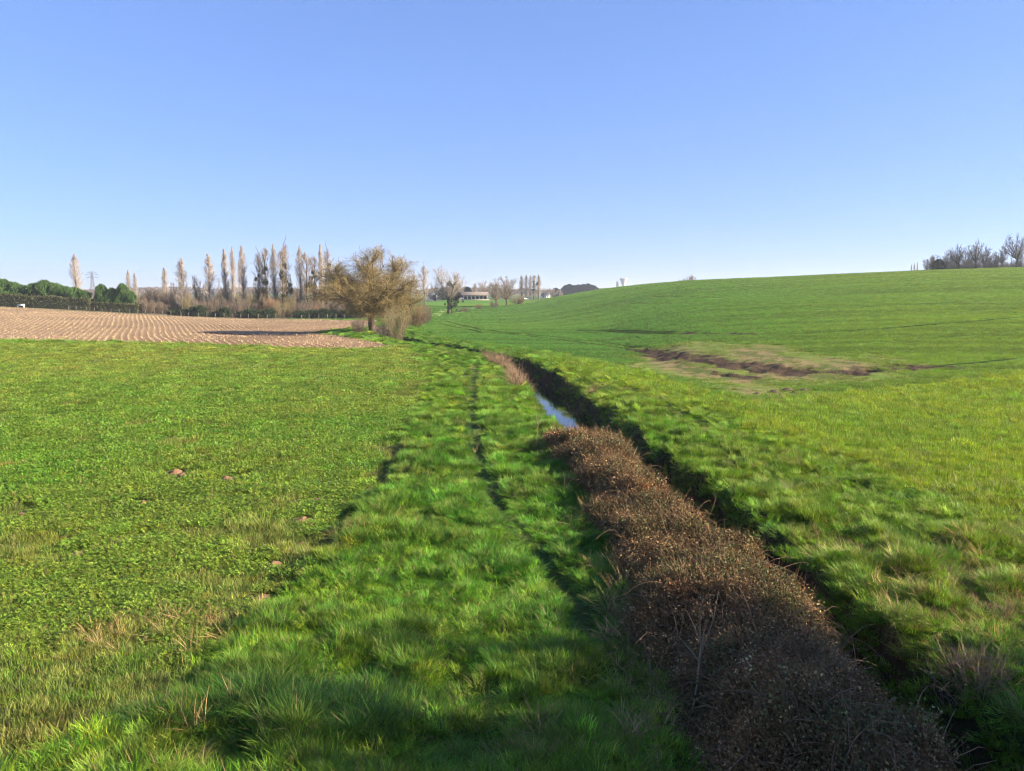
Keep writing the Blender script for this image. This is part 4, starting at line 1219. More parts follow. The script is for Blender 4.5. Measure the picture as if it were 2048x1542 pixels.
class Kind:
    """one built tree: meshes shared by its copies"""
    def __init__(s, name, parts):            # parts: list of (partname, mesh, material)
        s.name = name; s.parts = []
        for pn, mb, mat in parts:
            me = mb.mesh(name + "_" + pn) if isinstance(mb, MB) else mb
            if not me.materials: me.materials.append(mat)
            s.parts.append((pn, me))
    def put(s, x, y, label, cat='tree', sx=1.0, sz=1.0, rz=None, group=None, z=None, sink=0.0, extra=()):
        zz = float(Z(x, y, False)) if z is None else z
        e = empty(s.name, (x, y, zz - sink), rng.uniform(0, 6.28) if rz is None else rz, (sx, sx, sz))
        tag(e, label, cat, group)
        for pn, me in s.parts: obj(pn, me, None, e)
        for pn, me, loc, sc_ in extra:
            o = obj(pn, me, None, e, loc); o.scale = sc_
        return e

def at(px_, y):
    return (px_ - CX) / F * y
def hrow(row_top, y, zb):
    """height of a thing standing at distance y whose top shows at row_top"""
    return H + (HROW - row_top) / F * y - zb

tg_ = np.random.default_rng(23)
K = {}
t_, c_ = make_oak(tg_); K['oak'] = Kind("oak_tree", [("trunk", t_, M['oak_bark']), ("crown", c_, M['oak_twig'])])
for k in range(3):
    t_, c_ = make_poplar(tg_, dense=[1.0, 0.8, 1.1][k]); K['pop%d' % k] = Kind("poplar_tree", [("trunk", t_, M['pale_bark']), ("crown", c_, M['pale_twig'])])
balls = [clump_mesh("mistletoe_clump", tg_) for _ in range(3)]
balls_d = [clump_mesh("dark_mistletoe_clump", tg_) for _ in range(2)]
for b in balls: b.materials.append(M['mistletoe'])
for b in balls_d: b.materials.append(M['mistletoe_dark'])
open_segs = {}
t_, c_, _s = make_open(tg_, 18, 2.2, 3, 30, 0.2, 5, 1.0, 0.04); K['pal0'] = Kind("pale_poplar", [("trunk", t_, M['pale_bark']), ("crown", c_, M['pale_twig'])])
for k in range(3):
    t_, c_, S1 = make_open(tg_, hw=[2.2, 2.6, 2.4][k]); K['mis%d' % k] = Kind("mistletoe_poplar", [("trunk", t_, M['oak_bark']), ("crown", c_, M['mist_twig']), ("sprouts", column_leaves(tg_, 1.0, 10.5, 1.3, 1500, 0.20), M['mistletoe'])])
    open_segs[k] = S1
for k in range(4):
    t_, c_ = make_round(tg_, rx=[4.5, 3.6, 4.0, 4.8][k], limbs=[8, 7, 9, 10][k], sw=0.05); K['rnd%d' % k] = Kind("bare_tree", [("trunk", t_, M['dark_bark']), ("crown", c_, M['grey_twig'])])
for k in range(3):
    t_, c_ = make_round(tg_, rx=[4.3, 3.8, 4.6][k], limbs=[10, 9, 11][k], sw=0.065); K['frn%d' % k] = Kind("bare_tree", [("trunk", t_, M['oak_bark']), ("crown", c_, M['mist_twig'])])
for k in range(3):
    t_, c_ = make_round(tg_, rx=[4.2, 3.8, 4.6][k], limbs=[9, 8, 9][k], fork=3.2, sw=0.055); K['wood%d' % k] = Kind("ivy_clad_tree", [("trunk", t_, M['dark_bark']), ("crown", c_, M['dark_twig']), ("ivy", column_leaves(tg_, 0.0, 4.6, 0.75, 700, 0.22), M['ivy'])])
for k, (nm, mt) in enumerate([('grey_twig', 'dark_bark'), ('rust_twig', 'dark_bark'), ('willow_twig', 'oak_bark'), ('grey_twig', 'oak_bark')]):
    t_, c_ = make_shrub(tg_); K['shr%d' % k] = Kind("bare_shrub", [("stems", t_, M[mt]), ("crown", c_, M[nm])])
for k in range(2):
    t_, c_ = make_conifer(tg_); K['con%d' % k] = Kind("cypress_tree", [("trunk", t_, M['dark_bark']), ("crown", c_, M['conifer'])])
t_, c_ = make_conifer(tg_, 12, 4.2, 3800, 0.7, 0.04); K['fcon'] = Kind("pine_tree", [("trunk", t_, M['dark_bark']), ("crown", c_, M['far_conifer'])])
t_, c_ = make_conifer(tg_, 1.6, 1.5, 1500, 0.2, 0.02); K['bush'] = Kind("evergreen_bush", [("stem", t_, M['dark_bark']), ("foliage", c_, M['ivy'])])

# the oak beside the ditch and the shrubs at its foot
ox, oy = flat(744, 664)
K['oak'].put(ox, oy, "wide domed oak with budding brown crown at the field corner", sx=113 * oy / F / 7.0, sz=hrow(500, oy, float(Z(ox, oy, False))) / 11.6, rz=0.6)
def shrub(kind, px_, row_, top, hwpx, label, cat='shrub', yv=None, group=None):
    if yv is None: x, y = flat(px_, row_)
    else: y = yv; x = at(px_, y)
    zb = float(Z(x, y, False))
    return K[kind].put(x, y, label, cat, sx=hwpx * y / F / 2.4, sz=hrow(top, y, zb) / 4.0, group=group)
shrub('shr3', 718, 667, 632, 15, "tangled thorn bush on the stubble side of the oak trunk")
shrub('shr2', 790, 674, 608, 24, "rounded grey green willow bush right against the oak trunk")
shrub('shr0', 762, 669, 648, 14, "low brown undergrowth bush hiding the oak trunk base")
shrub('shr1', 830, 0, 600, 22, "tall tan bush standing behind the willow bush", yv=135)
shrub('shr2', 806, 0, 600, 18, "olive brown bush between the willow bush and the tan bush", yv=122)
shrub('shr0', 851, 0, 606, 13, "small purplish brown bush at the end of the oak hedge", yv=150)
y = 165; K['pal0'].put(at(850, y), y, "thin pale poplar rising behind the oak hedge", sx=0.75, sz=hrow(538, y, float(Z(at(850, y), y, False))) / 18)

# poplar belt behind the stubble field
for (px_, top, hw, y, v, lab) in [
    (160, 512, 11.5, 262, 1, "broad pale poplar standing alone behind the conifer hedge"),
    (264, 543, 6, 300, 0, "short faint poplar beside the small conifer clump"),
    (276, 549, 5, 300, 2, "shortest poplar, half hidden behind the small conifer clump"),
    (336, 538, 6.5, 232, 2, "slim poplar at the open end of the poplar belt"),
    (368, 521, 11, 205, 0, "broad poplar next to a round bare tree in the belt"),
    (423, 512, 12, 205, 1, "widest poplar of the belt, straight and flat topped"),
    (456, 503, 8, 210, 2, "first of three close tall poplars in the belt"),
    (470, 500, 6.5, 214, 0, "narrow middle poplar of the three close ones"),
    (484, 527, 5, 216, 1, "short thin poplar squeezed between two tall ones"),
    (491, 497, 8.5, 208, 2, "third tall poplar beside the mistletoe trees"),
    (554, 495, 8.5, 208, 0, "tall poplar between the two mistletoe pairs"),
    (605, 497, 10, 208, 1, "pale tall poplar just past the second mistletoe pair"),
    (646, 495, 7, 208, 2, "tall slender poplar closest to the oak")]:
    x = at(px_, y); zb = float(Z(x, y, False))
    K['pop%d' % v].put(x, y, lab, sx=1.15 * hw * y / F / 1.25, sz=hrow(top, y, zb) / 18, group="poplars behind the stubble field")
for j, (px_, top, y, v, lab, nb_) in enumerate([
    (517, 512, 204, 0, "poplar with mistletoe balls on its thin right leaning top", 7),
    (534, 503, 204, 1, "mistletoe laden poplar with a wide clump at mid trunk", 9),
    (568, 508, 203, 2, "straight mistletoe poplar with four dark balls in line", 8),
    (580, 494, 206, 0, "tallest mistletoe poplar with a big brown clump halfway up", 9),
    (618, 512, 204, 1, "shaggy poplar wrapped in sprouts beside the pale tall one", 6),
    (630, 520, 207, 2, "lower shaggy poplar with dense dark mistletoe", 9),
    (657, 505, 206, 0, "mistletoe poplar partly hidden behind the oak crown", 5)]):
    x = at(px_, y); zb = float(Z(x, y, False)); S1 = open_segs[v]
    ex = []
    for q in range(nb_):
        if q < 3: p = S1[0][tg_.choice(np.nonzero(S1[0][:, 2] < 13.5)[0])]
        else: p = np.array([tg_.normal(0, 0.5), tg_.normal(0, 0.5), tg_.uniform(3, 13)])
        r = tg_.uniform(0.45, 0.95)
        dark = p[2] > 9
        ex.append(("mistletoe_clump", (balls_d if dark else balls)[q % 2], tuple(p), (r, r, r * 1.1)))
    K['mis%d' % v].put(x, y, lab, sx=0.95, sz=hrow(top, y, zb) / 17, extra=ex, group="mistletoe poplars behind the stubble field")
for (px_, top, hw, y, v, lab) in [(400, 551, 15, 206, 0, "round bare tree between the two broadest poplars"), (352, 566, 12, 214, 1, "small bare tree left of the broad poplar"),
                                  (318, 570, 16, 220, 2, "spreading bare tree at the thicket end"), (300, 574, 13, 212, 1, "low bare tree beside the small conifer clump"),
                                  (448, 572, 14, 225, 3, "bare tree showing between two poplar trunks"), (510, 575, 16, 230, 0, "bare tree behind the mistletoe poplars' trunks"),
                                  (592, 566, 18, 224, 2, "reddish brown bare tree behind the mistletoe pair"), (668, 560, 16, 216, 3, "bare tree just behind the edge of the oak crown"),
                                  (690, 580, 16, 214, 1, "low bare tree under the oak crown's edge"), (5, 560, 12, 230, 2, "brownish bare tree behind the far end of the conifer hedge"), (185, 578, 14, 250, 3, "faint bare tree in the gap of the conifer hedge")]:
    x = at(px_, y); zb = float(Z(x, y, False))
    K['rnd%d' % v].put(x, y, lab, sx=hw * y / F / 4.2, sz=hrow(top, y, zb) / 10)
# thicket of bare shrubs under the trees
pxs = np.concatenate([np.arange(284, 735, 11.5), np.arange(288, 735, 17.0)])
for j, px_ in enumerate(pxs):
    y = (193 if j < 40 else 208) + tg_.uniform(0, 14); x = at(px_ + tg_.normal(0, 3), y); zb = float(Z(x, y, False))
    v = [0, 3, 1, 2, 0, 3][tg_.integers(6)]
    K['shr%d' % v].put(x, y, "leafless brown shrub in the thicket under the poplars", 'shrub', sx=tg_.uniform(0.6, 0.95), sz=hrow(tg_.uniform(590, 606) if j < 40 else tg_.uniform(574, 592), y, zb) / 4.0, group="thicket under the poplars")
for j, px_ in enumerate(np.concatenate([np.arange(350, 560, 21), np.arange(600, 722, 13)])):
    y = 190.5 + tg_.uniform(0, 1.5); x = at(px_ + tg_.normal(0, 4), y)
    K['bush'].put(x, y, "low dark evergreen bush behind the field fence", 'bush', sx=tg_.uniform(0.7, 1.1), sz=tg_.uniform(0.7, 1.6), group="evergreen bushes behind the fence")

# conifer hedge: clipped front with taller crowns behind
def hedge_mesh(x0, x1, y, h, dpt, rg, n):
    mb = MB(); xs = np.linspace(x0, x1, 60); V = []
    for x in xs:
        zb = float(base_z(x, y)); hh_ = h * (0.78 + 0.3 * float(vnoise(x * 0.35, 3.0, 9)))
        V += [(x, y, zb - 0.3), (x, y - 0.15, zb + hh_ * 0.55), (x, y + 0.2, zb + hh_), (x, y + dpt, zb + hh_), (x, y + dpt, zb - 0.3)]
    q = [(5 * a + k, 5 * a + 5 + k, 5 * a + 6 + k, 5 * a + 1 + k) for a in range(59) for k in range(4)]
    mb.add(V, q)
    x = rg.uniform(x0, x1, n); f = rg.random(n); zb = base_z(x, np.full(n, y))
    top = rg.random(n) < 0.3
    C = np.stack([x, np.where(top, y + rg.uniform(0, dpt, n), y - 0.12 + rg.normal(0, 0.1, n)), zb + np.where(top, h * (0.80 + 0.3 * vnoise(x * 0.35, x * 0 + 3.0, 9)), h * f * 0.95)], 1)
    mb.leaves(C, 0.36, rg, 0.55)
    return mb
o = obj("clipped_hedge", hedge_mesh(at(-120, 192), at(186, 192), 192, 3.4, 1.6, tg_, 7000).mesh("clipped_hedge"), M['hedge'])
tag(o, "long clipped dull green hedge along the top of the stubble field", "hedge")
o = obj("clipped_hedge", hedge_mesh(at(186, 193), at(282, 193), 193, 2.5, 1.4, tg_, 2600).mesh("clipped_hedge_low"), M['hedge'])
tag(o, "lower scruffy hedge under the small conifer clump", "hedge")
for j, (px_, top, hw) in enumerate([(-70, 556, 15), (-40, 560, 14), (-12, 562, 14), (15, 560, 13), (36, 566, 12), (55, 572, 12), (75, 568, 12), (97, 562, 13), (118, 568, 12), (137, 574, 12), (155, 576, 12), (173, 582, 10)]):
    y = 195; x = at(px_, y); zb = float(Z(x, y, False))
    K['con%d' % (j % 2)].put(x, y, "dense green cypress rising behind the long clipped hedge", sx=hw * y / F / 2.2 * 1.25, sz=hrow(top, y, zb) / 6.2, group="cypresses behind the long hedge")
for j, (px_, top, hw, lab) in enumerate([(209, 570, 11, "pointed cypress at the gap end of the small conifer clump"), (229, 577, 10, "middle, lowest cypress of the small conifer clump"), (250, 569, 11, "tallest cypress of the small conifer clump"), (266, 583, 9, "short outer cypress beside the bare thicket")]):
    y = 196; x = at(px_, y); zb = float(Z(x, y, False))
    K['con%d' % (j % 2)].put(x, y, lab, sx=hw * y / F / 2.2, sz=hrow(top, y, zb) / 6.2)

# post and wire fence along the field
fy = 188.0
fence = empty("field_fence", (at(430, fy), fy, float(base_z(at(430, fy), fy)))); tag(fence, "post and wire fence between the stubble field and the poplars", "fence")
mb = MB(); mb.box(-0.06, 0.06, -0.06, 0.06, -0.4, 1.0); mb.box(-0.045, 0.045, -0.045, 0.045, 1.0, 1.04)
pm = mb.mesh("fence_post"); pm.materials.append(M['post'])
fpx = list(np.arange(140, 712, 17.2)); tops = []
for j, px_ in enumerate(fpx):
    x = at(px_ + tg_.normal(0, 1.2), fy); zb = float(base_z(x, fy))
    o = obj("post", pm, None, fence, (x - fence.location.x, 0, zb - fence.location.z)); o.rotation_euler = (tg_.normal(0, 0.03), tg_.normal(0, 0.05), tg_.uniform(0, 1)); o.scale = (1, 1, tg_.uniform(0.85, 1.2))
    tops.append(np.array([x - fence.location.x, 0, zb - fence.location.z]))
tops = np.array(tops)
for hz in (0.35, 0.65, 0.92):
    mb = MB(); mb.tubes(tops[:-1] + [0, -0.08, hz], tops[1:] + [0, -0.08, hz], 0.008, 0.008, 3); obj("wire", mb.mesh("fence_wire"), M['wire'], fence)
# white bench at the hedge
bx_, by_ = at(47, 189), 189.0; zb = float(base_z(bx_, by_))
bench = empty("white_bench", (bx_, by_, zb)); tag(bench, "small white bench at the foot of the clipped hedge", "bench")
obj("seat", MB().box(-0.85, 0.85, -0.2, 0.2, 0.42, 0.5).mesh("bench_seat"), M['white'], bench)
obj("backrest", MB().box(-0.85, 0.85, 0.2, 0.25, 0.5, 0.85).mesh("bench_back"), M['white'], bench)
for x_ in (-0.72, 0.72):
    obj("leg", MB().box(x_ - 0.05, x_ + 0.05, -0.18, 0.22, -0.1, 0.42).mesh("bench_leg"), M['white'], bench)

# pylons far behind
def pylon(px_, y, top, lab):
    x = at(px_, y); zb = float(Z(x, y, False)); h = hrow(top, y, zb)
    e = empty("lattice_pylon", (x, y, zb - 0.2), 0.25); tag(e, lab, "pylon")
    mb = MB(); P0 = []; P1 = []
    lv = np.linspace(0, 1, 11); hw = np.interp(lv, [0, 0.55, 1], [3.2, 1.1, 0.35])
    for a in range(10):
        for (sx_, sy_) in ((1, 1), (1, -1), (-1, 1), (-1, -1)):
            p = np.array([sx_ * hw[a], sy_ * hw[a], lv[a] * h]); q = np.array([sx_ * hw[a + 1], sy_ * hw[a + 1], lv[a + 1] * h]); P0.append(p); P1.append(q)
            q2 = np.array([-sx_ * hw[a + 1], sy_ * hw[a + 1], lv[a + 1] * h]); P0.append(p); P1.append(q2)
    mb.tubes(P0, P1, 0.16, 0.16, 3); obj("mast", mb.mesh("pylon_mast"), M['steel'], e)
    for f, l in ((0.80, 4.2), (0.90, 5.2), (0.985, 3.4)):
        for s_ in (-1, 1):
            if f < 0.85 and s_ > 0: pass
            mb = MB(); z_ = f * h
            mb.tubes([[0, 0, z_], [0, 0, z_ + 1.3], [s_ * l, 0, z_ - 0.1]], [[s_ * l, 0, z_], [s_ * l, 0, z_], [s_ * l, 0, z_ - 1.8]], 0.16, 0.12, 3)
            obj("arm", mb.mesh("pylon_arm"), M['steel'], e)
pylon(192, 620, 545, "lattice pylon with arms showing above the conifer hedge gap")
pylon(443, 950, 557, "tiny distant pylon between two tall poplars")

# valley beyond: ivy tree, bushes, paths, farm
x, y, zb = pix(899, 628)
t_, c_ = make_round(tg_, 13.5, 4.0, 3.6, 11, 0.048, 0.40)
KI = Kind("ivy_poplar", [("trunk", t_, M['pale_bark']), ("crown", c_, M['pale_twig']), ("ivy", column_leaves(tg_, 0, 4.6, 0.95, 1100, 0.26), M['ivy'])])
ex = [("mistletoe_clump", balls_d[q % 2], p, (r, r, r)) for q, (p, r) in enumerate([((0.1, 0, 8.2), .75), ((0.7, .2, 7.6), .6), ((2.2, 0, 4.6), .7), ((1.6, .3, 4.0), 1.0), ((2.6, -.3, 5.2), .75), ((1.4, 0, 2.4), .9), ((3.6, 0, 3.4), .35), ((-1.2, 0, 2.6), .35), ((2.0, .4, 3.4), .7), ((1.9, 0, 1.0), .3)])]
hI = hrow(529, y, zb)
KI.put(x, y, "tall bare tree with ivy trunk and mistletoe alone on the valley path", sx=1.0 * 3.5 / 3.6 * y / 200, sz=hI / 13.5, rz=0.0, extra=ex)
for (a, b, lab) in [((866, 634), (893, 619), "pale strip of dry grass leading to the ivy covered tree"), ((918, 627), (928, 622), "short pale strip beside the dark valley bush"), ((942, 618), (957, 613), "pale strip below the small reddish bush")]:
    p, q = pix(*a), pix(*b)
    tag(obj("grass_path", strip_mesh("grass_path", [p[:2], q[:2]], 2.2, 0.06, 1.5, base_z, 2, 0.3), M['path']), lab, kind='structure')
for (px_, row_, top, hw, v, lab) in [(930, 624, 614, 9, 0, "dark rounded bush beside the pale valley strip"), (921, 624, 617, 4, 2, "small olive bush touching the dark valley bush"), (958, 618, 607, 7, 1, "small reddish bush in the valley field"), (988, 615, 600, 9, 0, "thin grey bush at the foot of the twin bare trees")]:
    x, y, zb = pix(px_, row_); K['shr%d' % v].put(x, y, lab, 'shrub', sx=hw * y / F / 2.4, sz=hrow(top, y, zb) / 4)
for (px_, row_, top, hw, v, lab, kk_) in [(992, 614, 558, 20, 0, "smaller of the twin bare trees beside the barn", 'frn'), (1013, 612, 552, 27, 2, "large spreading bare tree beside the barn's end", 'frn')]:
    x, y, zb = pix(px_, row_); K['%s%d' % (kk_, v)].put(x, y, lab, sx=hw * y / F / 4.2, sz=hrow(top, y, zb) / 10)
x, y, zb = pix(1034, 608); K['shr1'].put(x, y, "low rusty hedge bush between the twin bare trees and hill", 'shrub', sx=14 * y / F / 2.4, sz=hrow(592, y, zb) / 4)
def far(kind, px_, y, top, hw, ref_w, ref_h, lab, cat='tree', group=None, sink=0.0):
    x = at(px_, y); zb = float(Z(x, y, False)) - sink
    return K[kind].put(x, y, lab, cat, sx=hw * y / F / ref_w, sz=max(0.2, hrow(top, y, zb) / ref_h), group=group, sink=sink)
for (k_, px_, top, hw, lab) in [('pop0', 1043, 553, 5, "pale poplar nearest the twin bare trees"), ('pop1', 1052, 552, 5, "pale poplar second from the twin bare trees"), ('pop2', 1060, 553, 4.5, "pale poplar beside the dark mistletoe poplar"), ('pop0', 1077, 552, 5.5, "pale poplar at the hill end of the farm row")]:
    far(k_, px_, 440, top, hw * 1.2, 1.25, 18, lab)
x = at(1068, 436); zb = float(Z(x, 436, False))
K['mis1'].put(x, 436, "dark mistletoe poplar in the farm row beside the hill", sx=1.0, sz=hrow(553, 436, zb) / 17, extra=[("mistletoe_clump", balls_d[q % 2], (tg_.normal(0, 1.0), 0, tg_.uniform(7, 15)), (0.8, 0.8, 0.8)) for q in range(7)])
for (k_, px_, y, top, hw, rw_, rh_, lab) in [
    ('frn1', 950, 470, 565, 10, 4.2, 10, "slim bare tree directly behind the barn roof"), ('frn2', 966, 480, 561, 13, 4.2, 10, "rounded bare tree behind the end of the barn"),
    ('frn0', 920, 460, 566, 11, 4.2, 10, "brown rounded tree behind the barn's gable"), ('fcon', 888, 450, 577, 9, 4.2, 12, "dark round evergreen beside the barn gable"), ('fcon', 934, 500, 575, 8, 4.2, 12, "dark evergreen peeping over the barn roof"),
    ('frn0', 865, 480, 572, 10, 4.2, 10, "small bare tree beside the white farm roofs"), ('fcon', 903, 440, 586, 8, 4.2, 12, "dark evergreen hedge tree against the barn end"), ('fcon', 872, 446, 590, 6, 4.2, 12, "low dark evergreen by the white pole"),
    ('frn2', 1092, 620, 575, 14, 4.2, 10, "purplish wooded clump left of the far white house"), ('frn0', 1106, 640, 576, 11, 4.2, 10, "hazy bare tree behind the far white house"), ('fcon', 1111, 660, 577, 6, 4.2, 12, "dark pointed evergreen ending the far wooded clump"),
    ('frn1', 1122, 640, 584, 9, 4.2, 10, "low hazy tree between the far woods"),
    ('frn1', 1198, 800, 577, 5, 4.2, 10, "faint bare tree past the dark pine clump"), ('frn2', 1210, 820, 578, 5, 4.2, 10, "faint small tree midway to the water tower"), ('frn0', 1222, 820, 577, 5, 4.2, 10, "faint tree just short of the far cypress"),
    ('pop2', 1233, 700, 563, 3.6, 1.25, 18, "narrow hazy tree standing beside the water tower"),
    ('frn0', 1364, 330, 557, 8, 4.2, 10, "lower of the two tree tops peeping over the hill crest"), ('frn0', 1380, 330, 550, 11, 4.2, 10, "higher of the two tree tops peeping over the hill crest"),
    ('frn1', 1664, 420, 545, 5, 4.2, 10, "barely visible tree top on the bare hill crest"),
    ('pop0', 1814, 480, 532, 2.6, 1.25, 18, "shortest of the pale poplars peeping over the hill crest"), ('pop1', 1820, 480, 529, 2.8, 1.25, 18, "middle one of the pale poplars peeping over the hill crest"), ('pop2', 1826, 480, 527, 2.8, 1.25, 18, "tallest of the pale poplars peeping over the hill crest")]:
    far(k_, px_, y, top, hw, rw_, rh_, lab)
for (px_, top, hw) in [(1131, 572, 6), (1138, 570, 7), (1147, 572, 7), (1156, 571, 7), (1166, 570, 7), (1175, 569, 7), (1184, 572, 7), (1190, 576, 5)]:
    far('fcon', px_, 700, top, hw * 1.2, 4.2, 12, "dark blue green pine in the far clump near the water tower", group="pines of the far clump")

# wood on the hill top
for (k_, px_, y, top, hw, lab) in [
    ('wood0', 1856, 252, 512, 12, "leaning outermost tree of the hilltop wood"), ('bush', 1868, 246, 521, 9, None), ('wood1', 1884, 262, 508, 13, "low brown tree next to the wood's dark evergreen"),
    ('wood2', 1907, 256, 491, 15, "tall forked tree in the open middle of the hilltop wood"), ('wood0', 1924, 270, 505, 13, "shorter tree between the wood's two tall forked ones"), ('wood1', 1941, 254, 486, 15, "tallest ivy clad tree left of the wood's low gap"),
    ('wood2', 1960, 268, 492, 13, "feathery tree leaning towards the wood's gap"), ('wood0', 1978, 258, 512, 10, "small tree in the low gap of the hilltop wood"), ('wood1', 1993, 256, 497, 12, "round headed ivy tree at the wood's gap"),
    ('wood2', 2023, 252, 469, 18, "tallest many limbed tree of the hilltop wood"), ('wood0', 2048, 258, 486, 14, "ivy thick tree beyond the tallest of the wood"), ('wood1', 2080, 255, 480, 18, "tree of the wood beyond the tallest one")]:
    x = at(px_, y); zb = float(Z(x, y, False))
    if k_ == 'bush':
        K['fcon'].put(x, y, "dark evergreen at the open end of the hilltop wood", 'tree', sx=9 * y / F / 4.2, sz=hrow(top, y, zb) / 12)
    else:
        K[k_].put(x, y, lab, sx=1.3 * hw * y / F / 4.2, sz=hrow(top, y, zb) / 10, group="trees of the hilltop wood")
for j, px_ in enumerate(np.arange(1850, 2075, 12)):
    y = 250 + tg_.uniform(0, 14); x = at(px_, y); zb = float(Z(x, y, False))
    K['shr0'].put(x, y, "leafless undergrowth shrub of the hilltop wood", 'shrub', sx=0.8, sz=hrow(tg_.uniform(510, 526), y, zb) / 4, group="undergrowth of the hilltop wood")
# trees standing just outside the picture whose shadows cross the hill and the foreground
for (px_, y, h, lab) in [(2290, 150, 11, "hillside tree whose shadow falls across the crop"), (2330, 168, 12, "second hillside tree shading the crop")]:
    x = at(px_, y); K['wood1'].put(x, y, lab, sx=1.1, sz=h / 10)

# water tower
y = 1500.0; x = at(1245, y); zb = float(Z(x, y, False)); htw = hrow(556.5, y, zb)
wt = empty("water_tower", (x, y, zb - 0.3)); tag(wt, "white concrete water tower shaped like a funnel on the horizon", "water tower")
def lathe(prof, n=28):
    V = []; Qd = []
    for (r, z) in prof:
        for k in range(n): V.append((r * math.cos(2 * math.pi * k / n), r * math.sin(2 * math.pi * k / n), z))
    for j in range(len(prof) - 1):
        for k in range(n): Qd.append((j * n + k, j * n + (k + 1) % n, (j + 1) * n + (k + 1) % n, (j + 1) * n + k))
    return MB().add(V, Qd)
obj("shaft", lathe([(4.2, 0), (2.6, htw * 0.25), (2.6, htw * 0.42)]).mesh("tower_shaft", True), M['concrete'], wt)
obj("tank", lathe([(2.62, htw * 0.42), (3.6, htw * 0.6), (5.6, htw * 0.82), (6.9, htw * 0.93)]).mesh("tower_tank", True), M['concrete'], wt)
obj("rim", lathe([(6.9, htw * 0.93), (7.6, htw * 0.935), (7.6, htw * 0.985), (6.2, htw * 0.99), (0.1, htw * 1.0)]).mesh("tower_rim"), M['concrete'], wt)
obj("antenna", MB().tubes([[3.5, 0, htw * 0.98]], [[3.5, 0, htw * 1.06]], 0.15, 0.1, 5).mesh("tower_antenna"), M['steel'], wt)

# barn with open bays
yb0 = 418.0; x0 = at(942, yb0); zb = float(Z(x0, yb0, False)); u_ = yb0 / F
barn = empty("open_barn", (x0, yb0, zb), 0.06); tag(barn, "long open fronted barn with pale roof and dark bays", "barn")
bw = 66 * u_; hb_ = 10.0 * u_; bd = 12.0
obj("back_wall", MB().box(-bw / 2, bw / 2, bd, bd + 0.2, 0, hb_ + 0.9).mesh("barn_back"), M['dark_wall'], barn)
obj("side_wall", MB().box(-bw / 2, -bw / 2 + 0.2, 0.2, bd, 0, hb_ + 0.5).mesh("barn_side"), M['dark_wall'], barn)
obj("side_wall", MB().box(bw / 2 - 0.2, bw / 2, 0.2, bd, 0, hb_ + 0.5).mesh("barn_side"), M['dark_wall'], barn)
obj("low_wall", MB().box(-bw * 0.28, bw / 2 + 1.0, -0.9, -0.6, -0.3, 0.6).mesh("barn_low_wall"), M['wall'], barn)
rv = [(-bw / 2 - 3.5, -0.8, hb_), (bw / 2 + 0.6, -0.8, hb_), (bw / 2 + 0.6, bd / 2, hb_ + 1.9), (-bw / 2 - 3.5, bd / 2, hb_ + 1.9), (bw / 2 + 0.6, bd + 0.8, hb_ + 0.2), (-bw / 2 - 3.5, bd + 0.8, hb_ + 0.2)]
rv2 = [(a, b, c - 0.18) for a, b, c in rv]
obj("roof", MB().add(rv + rv2, [(0, 1, 2, 3), (3, 2, 4, 5), (7, 6, 9, 8), (8, 9, 11, 10), (0, 6, 7, 1), (4, 10, 11, 5), (1, 7, 8, 2), (2, 8, 10, 4), (0, 3, 9, 6), (3, 5, 11, 9)]).mesh("barn_roof"), M['roof'], barn)
gv = [(-bw / 2 - 3.4, -0.35, 0), (-bw * 0.24, -0.35, 0), (-bw * 0.24, -0.35, hb_ - 0.2), (-bw / 2 - 3.4, -0.35, hb_ - 0.2)]
gb = [(a, b + 0.15, c) for a, b, c in gv]
obj("closed_bay", MB().add(gv + gb, [(0, 1, 2, 3), (5, 4, 7, 6), (3, 2, 6, 7), (0, 3, 7, 4), (1, 5, 6, 2)]).mesh("barn_closed_bay"), M['slate'], barn)
for k in range(7):
    xx_ = -bw * 0.22 + k * (bw * 0.71) / 6
    obj("post", MB().box(xx_ - 0.14, xx_ + 0.14, -0.3, 0.0, -0.2, hb_ - 0.05).mesh("barn_post"), M['concrete'], barn)
    if k < 6:
        p0 = np.array([xx_ + 0.14, -0.15, hb_ - 1.1]); sp = (bw * 0.71) / 6
        mb = MB(); mb.tubes([p0, [xx_ + sp - 0.14, -0.15, hb_ - 1.1]], [[xx_ + 0.9, -0.15, hb_ - 0.15], [xx_ + sp - 0.9, -0.15, hb_ - 0.15]], 0.09, 0.09, 4); obj("brace", mb.mesh("barn_brace"), M['concrete'], barn)
